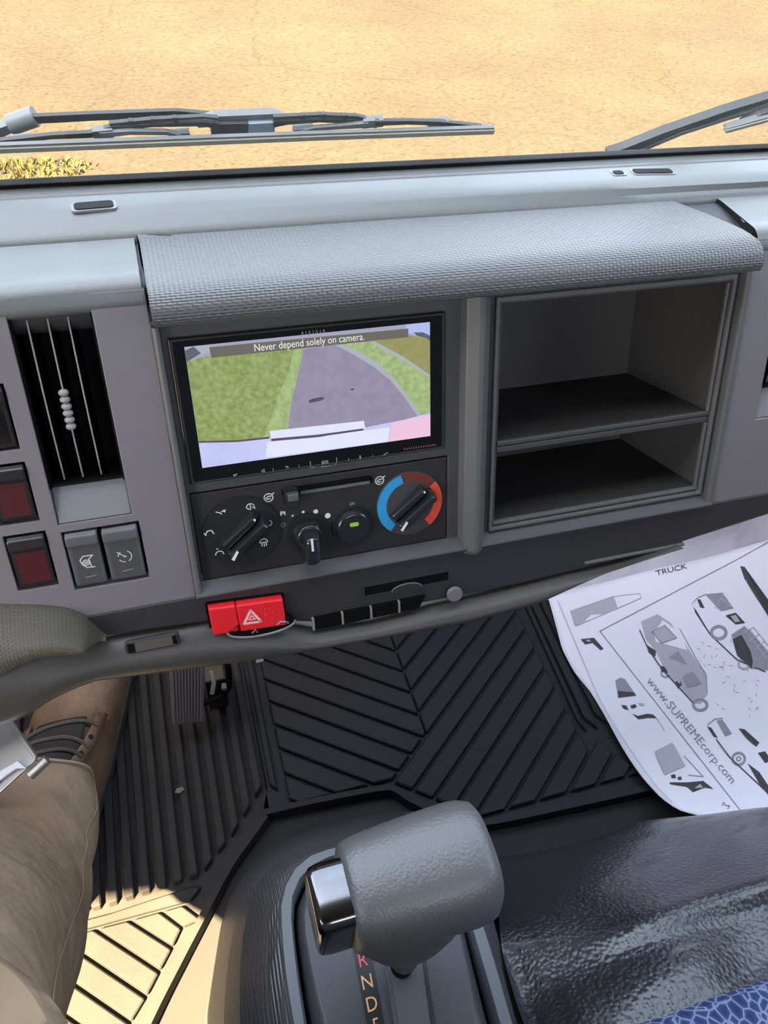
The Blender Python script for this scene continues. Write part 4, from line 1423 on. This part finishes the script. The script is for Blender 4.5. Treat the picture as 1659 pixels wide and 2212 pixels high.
gate = loft('gate_plate', [low(R_in, .300, .003), Rp, low(R_in, .327, .006), low(R_in, .3335, .012), low(R_in, .334, .015)], 'plate_grey', co, angle=60)
topring = low(R_in, .334, .015)
link_mesh('gate_top', topring, [tuple(range(len(topring)))], 'plate_grey', co)
GZP = .3342
def gp(px, py):
    p = at_z(px, py, GZP); return (p.x, p.y)
sl = prism('lever_slot', flat, [gp(823, 2020), gp(911, 2020), gp(940, 2240), gp(862, 2240)], GZP - .004, GZP + .0012, 'slot_grey', co, bevel=.0008)
prism('slot_edge', flat, [gp(905, 2020), gp(912, 2020), gp(945, 2250), gp(936, 2250)], GZP - .004, GZP + .0022, 'black_strip', co)
prism('slot_edge', flat, [gp(818, 2020), gp(825, 2020), gp(866, 2250), gp(857, 2250)], GZP - .004, GZP + .0022, 'console_grey', co)
st = prism('position_strip', flat, [gp(757, 2020), gp(794, 2020), gp(836, 2250), gp(800, 2250)], GZP - .004, GZP + .0010, 'black_strip', co)
for s, px, py, mt in (('P', 771, 2030, 'letter_tan'), ('R', 783, 2076, 'letter_red'), ('N', 793, 2123, 'letter_tan'), ('D', 803, 2171, 'letter_tan'), ('5', 813, 2218, 'letter_tan')):
    mb = MB()
    c0 = gp(px, py)
    text_into(mb, s, .0125, lambda x, y: Vector((c0[0] + x * .92 + y * .06, c0[1] + y * 1.02, GZP + .0015)))
    mb.build('position_letter', mt, st)

# ------------------------------------------------------------------ shift lever
lv = thing('shift_lever', 'grey grained T-handle shift lever with a chrome button standing in the console', 'gear lever', (.095, .13, .334))
KC = Vector((.092, .137, .478))
base = at_z(868, 2085, .337)
# handle: rounded tapering barrel lying across the cab
def sec(s):
    "outline of the handle across its length: (y, z) around the centre, s in 0..1 left to right"
    w = .0305 + .004 * s
    hz_ = .0325 + .005 * s
    return w, hz_
rows = []
KX0, KX1 = -.0405, .0455
NS = 28
def krow(x, grow):
    s = (x - KX0) / (KX1 - KX0)
    w, h = sec(s)
    r = []
    for i in range(NS):
        a = 2 * math.pi * i / NS
        ca, sa = math.cos(a), math.sin(a)
        ex = 2 / 2.7
        yy = w * grow * math.copysign(abs(ca) ** ex, ca)
        zz = h * grow * math.copysign(abs(sa) ** ex, sa)
        if zz < 0 and yy < 0:               # undercut towards the neck
            yy *= .92
        r.append(KC + Vector((x, yy, zz + .004 * s)))
    return r
for x, gr in ((KX0, .80), (KX0 + .001, .90), (KX0 + .004, .97), (KX0 + .010, 1.0), (-.015, 1.02), (.008, 1.03), (.028, 1.02), (.036, .985), (.0415, .92), (.0445, .80), (KX1, .62)):
    rows.append(krow(x, gr))
kb = loft('knob', rows, 'knob_grain', lv, closed=True, caps=True, angle=70)
# neck: flares from the lever foot into the handle
nrows = []
foot = base + Vector((0, 0, .020))
topc = KC + Vector((-.004, -.006, -.014))
for s, wx, wy in ((0, .0095, .0105), (.18, .0105, .0115), (.34, .0155, .015), (.52, .0225, .020), (.70, .031, .025), (.86, .037, .028), (1, .038, .028)):
    c = foot.lerp(topc, s)
    nrows.append([c + Vector((wx * math.cos(2 * math.pi * i / 20), wy * math.sin(2 * math.pi * i / 20), .004 * math.cos(2 * math.pi * i / 20))) for i in range(20)])
loft('knob_neck', nrows, 'knob_grain', lv, closed=True, caps=True, angle=70)
tube('lever_rod', [base + Vector((0, .0, -.006)), base + Vector((0, 0, .026))], .0082, 'vent_black', lv, n=14)
# chrome push button on the left end
br_ = []
for x, gr in ((KX0 + .006, .62), (KX0 - .012, .62), (KX0 - .0175, .60), (KX0 - .0195, .54)):
    r = []
    for i in range(24):
        a = 2 * math.pi * i / 24
        ca, sa = math.cos(a), math.sin(a)
        ex = 2 / 5
        r.append(KC + Vector((x, .0275 * gr * 1.15 * math.copysign(abs(ca) ** ex, ca) - .001, .034 * gr * 1.28 * math.copysign(abs(sa) ** ex, sa) + .001)))
    br_.append(r)
bt = loft('release_button', br_, 'chrome', lv, closed=True, caps=True, angle=40, bevel=.001)
bt['label'] = 'chrome release button'

# ================================================================== seat in front of the camera
se = thing('passenger_bench', 'black grained vinyl seat front with a blue patterned cloth top at the lower right', 'bench', (.5, .1, 0))
n = 64
def seatline(pxs, z):
    return resample(spline([at_z(px, py, z) for px, py in pxs], 80), n)
lA = seatline([(1058, 1898), (1130, 1885), (1278, 1849), (1421, 1821), (1516, 1789), (1659, 1765), (1850, 1760), (2150, 1750)], .19)
lB = seatline([(1084, 2032), (1124, 2012), (1198, 1988), (1357, 1942), (1516, 1894), (1659, 1866), (1850, 1820), (2200, 1740)], .295)
lC = seatline([(1122, 2168), (1190, 2150), (1278, 2118), (1437, 2063), (1659, 1995), (1850, 1940), (2200, 1850)], .325)
lD = seatline([(1152, 2278), (1300, 2250), (1457, 2205), (1516, 2183), (1659, 2134), (1850, 2070), (2200, 1960)], .345)
cols = []
for j in range(n):
    t = j / (n - 1)
    a, b, c, d = lA[j], lB[j], lC[j], lD[j]
    f0 = Vector((a.x, min(.285, a.y + .06), .0))
    f1 = Vector((a.x, min(.283, a.y + .045), .10))
    cols.append(spline([f0, f1, a, b, c, d], 46))
rows = []
for i in range(46):
    r = []
    for j in range(n):
        p = cols[j][i].copy()
        s = i / 45
        t = j / (n - 1)
        p.z += .0035 * math.sin(9 * t + 14 * s) * (s > .35) + .003 * math.sin(23 * t - 7 * s + 1) * smooth((s - .3) * 3)
        # sunken fold beside the console, creases of the front skirt
        u = (p.x - .178 - .10 * (1 - s) * .2) / .012
        p.z -= .016 * math.exp(-u * u) * smooth((s - .52) * 6)
        p.y += .003 * math.sin(19 * t + 5 * s) * smooth((.55 - s) * 3) * smooth(s * 6)
        p.z += .010 * math.exp(-((s - .70 + .05 * t) / .045) ** 2) * smooth((t - .08) * 5)
        r.append(p)
    rows.append(r)
loft('vinyl_cover', rows, 'vinyl', se, angle=180)
top = [rows[-1]]
rowsd = [[p + Vector((0, .006, -.004)) for p in rows[-1]], [p + Vector((0, .001, .006)) for p in rows[-1]], [p + Vector((0, -.012, .0095)) for p in rows[-1]], [p + Vector((0, -.06, .014)) for p in rows[-1]], [Vector((p.x, -.35, .37)) for p in rows[-1]]]
loft('cloth_top', rowsd, 'blue_cloth', se, angle=60)

# ================================================================== driver's leg
pr = thing('person', 'driver in khaki trousers and brown laced boot, right leg resting on the floor mat', 'person', (-.2, .3, 0))
sil = [((168, 1650), .150, .058), ((200, 1692), .185, .066), ((211, 1740), .215, .072), ((196, 1815), .265, .074), ((196, 1880), .305, .076), ((180, 1985), .360, .079), ((152, 2100), .415, .082), ((122, 2225), .47, .086), ((80, 2340), .505, .09)]
cen, rad = [], []
for (px, py), z, r in sil:
    e = at_z(px, py, z)
    cen.append(e - Vector((r, 0, 0))); rad.append(r)
NLEG = len(cen)
for c, r in ((Vector((-.225, -.10, .500)), .098), (Vector((-.27, -.26, .485)), .108), (Vector((-.30, -.42, .47)), .112)):   # thigh back to the seat
    cen.append(c); rad.append(r)
NR = 40
C2 = spline(cen, 50)
R2 = [v.x for v in spline([Vector((r, 0, 0)) for r in rad], 50)]
rows = []
def at_leg(s):
    q = max(0, min(48.999, s * 49)); i = int(q)
    return C2[i].lerp(C2[i + 1], q - i), R2[i] + (R2[i + 1] - R2[i]) * (q - i)
for i in range(50):
    row = []
    for k in range(NR):
        a = 2 * math.pi * k / NR
        s0 = .28 * 8 / 11 * (.5 + .5 * math.sin(a)) ** 1.3             # the cuff hangs back over the instep
        s = s0 + (1 - s0) * i / 49
        c, r = at_leg(s)
        c1, _ = at_leg(s + .03); c0, _ = at_leg(s - .03)
        t = (c1 - c0).normalized()
        sx_ = Vector((1, 0, 0)); sx_ = (sx_ - t * sx_.dot(t)).normalized()
        up = sx_.cross(t).normalized()
        if up.z < 0: up = -up
        w = 1 + .022 * math.sin(3 * a + 9 * s) + .016 * math.sin(2 * a - 26 * s + 1) + .012 * math.sin(5 * a + 31 * s) + .02 * math.sin(a * 2 + 60 * s) * math.exp(-((s - .3) / .2) ** 2)
        row.append(c + sx_ * (math.cos(a) * r * w) + up * (math.sin(a) * r * w * .92))
    rows.append(row)
cap = [sum(rows[-1], Vector()) / NR] * NR
tr_ = loft('trousers', rows + [[p.lerp(cap[0], .6) for p in rows[-1]], [p.lerp(cap[0], .98) for p in rows[-1]]], 'trouser', pr, closed=True, angle=180, subsurf=1)
hem = [p for p in rows[0]] + [rows[0][0]]
tube('cuff_hem', [p + Vector((0, 0, .001)) for p in hem], .0026, 'trouser_hem', tr_, n=6)
# outer seam of the leg
tube('side_seam', [r[1] + Vector((.0002, 0, .0002)) for r in rows[:38]], .0006, 'trouser', tr_, n=5)

bo = None
bx = lambda y: -.206 + .26 * (y - .46)
def bw_(y):
    return .046 + .010 * smooth((y - .36) / .16) - .03 * smooth((y - .62) / .09)
def bh(y):
    return .175 - .105 * smooth((y - .37) / .20) - .03 * smooth((y - .62) / .08)
rows = []
ys = [.300 + .0165 * i for i in range(24)]
for i, y in enumerate(ys):
    rr = []
    endk = .55 if i == 0 else (.85 if i == 1 else (.45 if i == 23 else (.8 if i == 22 else 1)))
    for k in range(25):
        a = math.pi * k / 24
        ca, sa = math.cos(a), math.sin(a)
        w = bw_(y) * endk
        rr.append(Vector((bx(y) + w * math.copysign(abs(ca) ** .8, ca), y, .022 + (bh(y) - .022) * (sa ** .85 if sa > 0 else 0) * (endk if i in (0, 23) else 1))))
    rows.append(rr)
bo = loft('boot', rows, 'boot_leather', pr, angle=180, subsurf=1)
bo['label'] = 'worn brown leather lace-up boot'
so = [(bx(y) + bw_(y) * 1.06 * (.6 if i in (0, 23) else 1), y) for i, y in enumerate(ys)] + [(bx(y) - bw_(y) * 1.06 * (.6 if i in (0, 23) else 1), y) for i, y in reversed(list(enumerate(ys)))]
prism('sole', flat, so, .008, .028, 'sole', bo, bevel=.003)
def bsurf(y, a, off=0.0):
    ca, sa = math.cos(a), math.sin(a)
    return Vector((bx(y) + (bw_(y) + off) * math.copysign(abs(ca) ** .8, ca), y, .022 + (bh(y) - .022 + off) * sa ** .85))
trows = []
for y in [.385 + .0105 * i for i in range(16)]:
    sp = .62 - .22 * smooth((y - .48) / .07)
    trows.append([bsurf(y, math.pi / 2 + sp * (2 * k / 14 - 1), .0022) for k in range(15)])
tg = loft('tongue', trows, 'boot_dark', bo, angle=180, solid=.003)
erow = []
for sgn in (-1, 1):
    fr = []
    for y in [.380 + .0105 * i for i in range(17)]:
        fr.append([bsurf(y, math.pi / 2 - sgn * (s0 + (.08 if s0 < .6 else 0)), .0045) for s0 in (.50, .58, .72, .86)])
    loft('eyelet_flap', fr, 'boot_leather', bo, angle=180, solid=.0025)
    for i in range(5):
        y = .395 + .028 * i
        c = bsurf(y, math.pi / 2 - sgn * .68, .006)
        prism('eyelet', lambda x, yy, z: c + Vector((x, yy, z)), circ(0, 0, .0032, 10), 0, .0015, 'vent_black', bo)
for i in range(6):
    y = .392 + .026 * i
    dy = .010 * (1 if i % 2 else -1)
    tube('lace', [bsurf(y + dy * (k / 10 - .5) + .012 * (1 - (2 * k / 10 - 1) ** 2), math.pi / 2 + .72 - 1.44 * k / 10, .0065) for k in range(11)], .0026, 'lace', bo, n=7)
c = bsurf(.41, math.pi / 2 - .78, .008)
tube('lace', [c + Vector((.0, .02, .002)), c + Vector((.010, .03, .004)), c + Vector((.018, .012, .0)), c + Vector((.014, -.012, -.006)), c + Vector((.008, -.03, -.004)), c + Vector((.012, -.05, -.015))], .0024, 'lace', bo, n=7)
# lower edge of the jacket lying across the knee
jk = [at_z(-90, 2060, .60), at_z(-5, 2118, .60), at_z(45, 2170, .605), at_z(85, 2240, .61)]
rows = []
for i, p in enumerate(spline(jk, 16)):
    rows.append([p + Vector((-.012 + .002 * math.sin(i), 0, -.030)), p + Vector((.004, 0, -.016)), p + Vector((.001, .0, .0)), p + Vector((-.02, -.015, .010)), p + Vector((-.07, -.08, .016)), p + Vector((-.14, -.20, .010)), p + Vector((-.20, -.24, -.06))])
loft('jacket_hem', rows, 'trouser', pr, solid=.010, angle=60)

# ================================================================== metal clipboard at the left edge
cb = thing('clipboard', 'silver metal clipboard corner with a white sheet held at the left edge', 'clipboard', at_z(-60, 1600, .38))
q0, q1 = at_z(-14, 1500, .390), at_z(83, 1636, .385)
ax = (q0 - q1).normalized()                                 # up along the right edge
nz = Vector((-.25, -.25, .93)); nz = (nz - ax * nz.dot(ax)).normalized()
sdv = ax.cross(nz).normalized()
if sdv.x > 0: sdv = -sdv
def cf(x, y, z):
    "x to the left from the right edge, y up from the lower corner"
    return q1 + sdv * x + ax * y + nz * z
prism('board', cf, rrect(0, .16, 0, .115, .004), -.0022, 0, 'steel', cb, bevel=.0006)
prism('edge_flange', cf, [(0, .0), (.0022, .0), (.0022, .115), (0, .115)], -.001, .0035, 'steel', cb, bevel=.0006)
prism('paper_sheet', cf, [(.0035, .046), (.15, .030), (.15, .112), (.0035, .112)], .0006, .0016, 'paper', cb)
tube('hinge_pin', [cf(-.004, -.006, -.001), cf(.012, -.006, -.001)], .0042, 'steel', cb, n=12)
prism('clip_plate', cf, [(.010, -.002), (.016, .004), (.030, .006), (.05, .001), (.07, -.012), (.15, -.02), (.15, .0), (.07, .006), (.05, .012), (.03, .013), (.012, .008)], .001, .004, 'paper', cb, bevel=.0008)

# ================================================================== windshield wipers
def wp(px, py, off=.020):
    return at_w(px, py, off)
def bar(name, pts, hw, th, mt, parent, off=.02, mid=None):
    "flat bar along pixels on the plane outside the glass: half width in px, thickness in metres"
    rows = []
    hw = hw if isinstance(hw, list) else [hw] * len(pts)
    P = [wp(px, py, off) for px, py in pts]
    for i, p in enumerate(P):
        t = (P[min(i + 1, len(P) - 1)] - P[max(i - 1, 0)]).normalized()
        nn = t.cross(WN).normalized()
        h = hw[i] * .00043
        rows.append([p + nn * h + WN * (th / 2), p - nn * h + WN * (th / 2), p - nn * h - WN * (th / 2), p + nn * h - WN * (th / 2)])
    return loft(name, rows, mt, parent, closed=True, caps=True, smooth=False)
def wiper_left():
    t = thing('windshield_wiper', 'long dark wiper resting across the left of the windshield with its clips in view', 'wiper', wp(300, 280, .02))
    bar('rubber_blade', [(-160, 331), (300, 313), (700, 297), (1067, 284)], [4.2] * 4, .002, 'sunlit_rubber', t, .010)
    bar('blade_spine', [(-160, 320), (300, 303), (700, 288), (1066, 276)], [3.2] * 4, .003, 'wiper_grey', t, .012)
    bar('main_bridge', [(200, 287), (238, 275), (330, 268), (440, 265), (470, 270)], [6, 4, 3, 4, 6], .003, 'wiper_dark', t, .020)
    bar('main_bridge', [(590, 266), (620, 262), (690, 258), (760, 260), (815, 268)], [6, 4, 3, 4, 6], .003, 'wiper_dark', t, .020)
    bar('bridge_rail', [(236, 266), (330, 257), (440, 251), (470, 254)], [2.2] * 4, .003, 'wiper_dark', t, .021)
    bar('bridge_rail', [(590, 252), (690, 247), (770, 250), (800, 257)], [2.2] * 4, .003, 'wiper_dark', t, .021)
    for px, py in ((283, 266), (331, 262), (378, 259), (653, 254), (698, 252), (744, 254)):
        bar('bridge_web', [(px, py + 6), (px, py - 8)], 4, .003, 'wiper_dark', t, .0205)
    bar('end_bridge', [(-120, 316), (30, 302), (110, 293), (200, 289)], [3, 4, 4, 5], .003, 'wiper_dark', t, .017)
    bar('end_bridge', [(215, 290), (280, 284), (360, 285), (400, 296)], [5, 3.5, 3.5, 3], .003, 'wiper_grey', t, .017)
    bar('end_bridge', [(640, 286), (680, 276), (740, 272), (795, 268)], [3, 3, 3.5, 5], .003, 'wiper_grey', t, .017)
    bar('end_bridge', [(810, 264), (880, 262), (950, 264), (1040, 273)], [5, 4, 4, 3], .003, 'wiper_dark', t, .017)
    for px, py in ((222, 285), (50, 303), (388, 291), (805, 263), (655, 281), (945, 266)):
        bar('bridge_clip', [(px - 22, py + 2), (px + 22, py - 2)], 7.5, .005, 'wiper_grey', t, .019)
    bar('center_block', [(425, 264), (462, 256), (590, 250), (612, 257)], [5, 10, 10, 6], .006, 'wiper_grey', t, .026)
    bar('adaptor', [(455, 274), (535, 272)], 11, .006, 'wiper_dark', t, .0225)
    bar('adaptor_cover', [(535, 272), (592, 269)], 10, .006, 'adaptor_blue', t, .0225)
    bar('arm', [(60, 257), (200, 250), (380, 243), (470, 252)], [7, 6.5, 6, 7], .003, 'wiper_dark', t, .032)
    tube('arm_knuckle', [wp(22, 270, .034), wp(76, 251, .034)], .0065, 'wiper_grey', t, n=14)
    bar('arm_base', [(-160, 330), (-40, 296), (30, 268)], [12, 10, 7], .006, 'wiper_grey', t, .034)
    return t
def wiper_right():
    t = thing('windshield_wiper', 'wiper arm slanting up from the shelf at the right edge of the windshield', 'wiper', wp(1500, 270, .02))
    bar('arm', [(1310, 336), (1345, 324), (1430, 288), (1560, 240), (1700, 196), (1900, 140)], [15, 14, 11, 7, 5, 5], .008, 'wiper_dark', t, .026)
    bar('arm_rib', [(1370, 326), (1470, 284), (1570, 252), (1700, 215), (1900, 160)], [4, 4, 3, 3, 3], .006, 'wiper_grey', t, .024)
    bar('rubber_blade', [(1566, 281), (1659, 256), (1900, 190)], 3.5, .005, 'sunlit_rubber', t, .012)
    bar('blade_spine', [(1566, 275), (1659, 249), (1900, 183)], 3, .006, 'wiper_grey', t, .014)
    bar('end_bridge', [(1600, 264), (1640, 245), (1700, 226), (1900, 170)], [3, 5, 6, 6], .007, 'wiper_dark', t, .018)
    return t
wiper_left(); wiper_right()

# ================================================================== dry yellow weeds on the ground
wc = at_z(62, 368, GZ)
mb = MB()
for i in range(520):
    a, r = random.random() * 6.283, math.sqrt(random.random())
    c = wc + Vector((math.cos(a) * r * .42 - .05, math.sin(a) * r * .16, 0))
    h = .02 + .05 * random.random() * (1.1 - r)
    b = random.random() * 6.283
    d = Vector((math.cos(b), math.sin(b), 0)) * .007
    lean = Vector((random.uniform(-.03, .03), random.uniform(-.03, .03), h))
    mb.add([c - d, c + d, c + lean], [(0, 1, 2)])
tag(mb.build('dry_weeds', 'weed'), 'patch of dry yellow weeds on the ground at the left edge', 'weeds', kind='stuff')
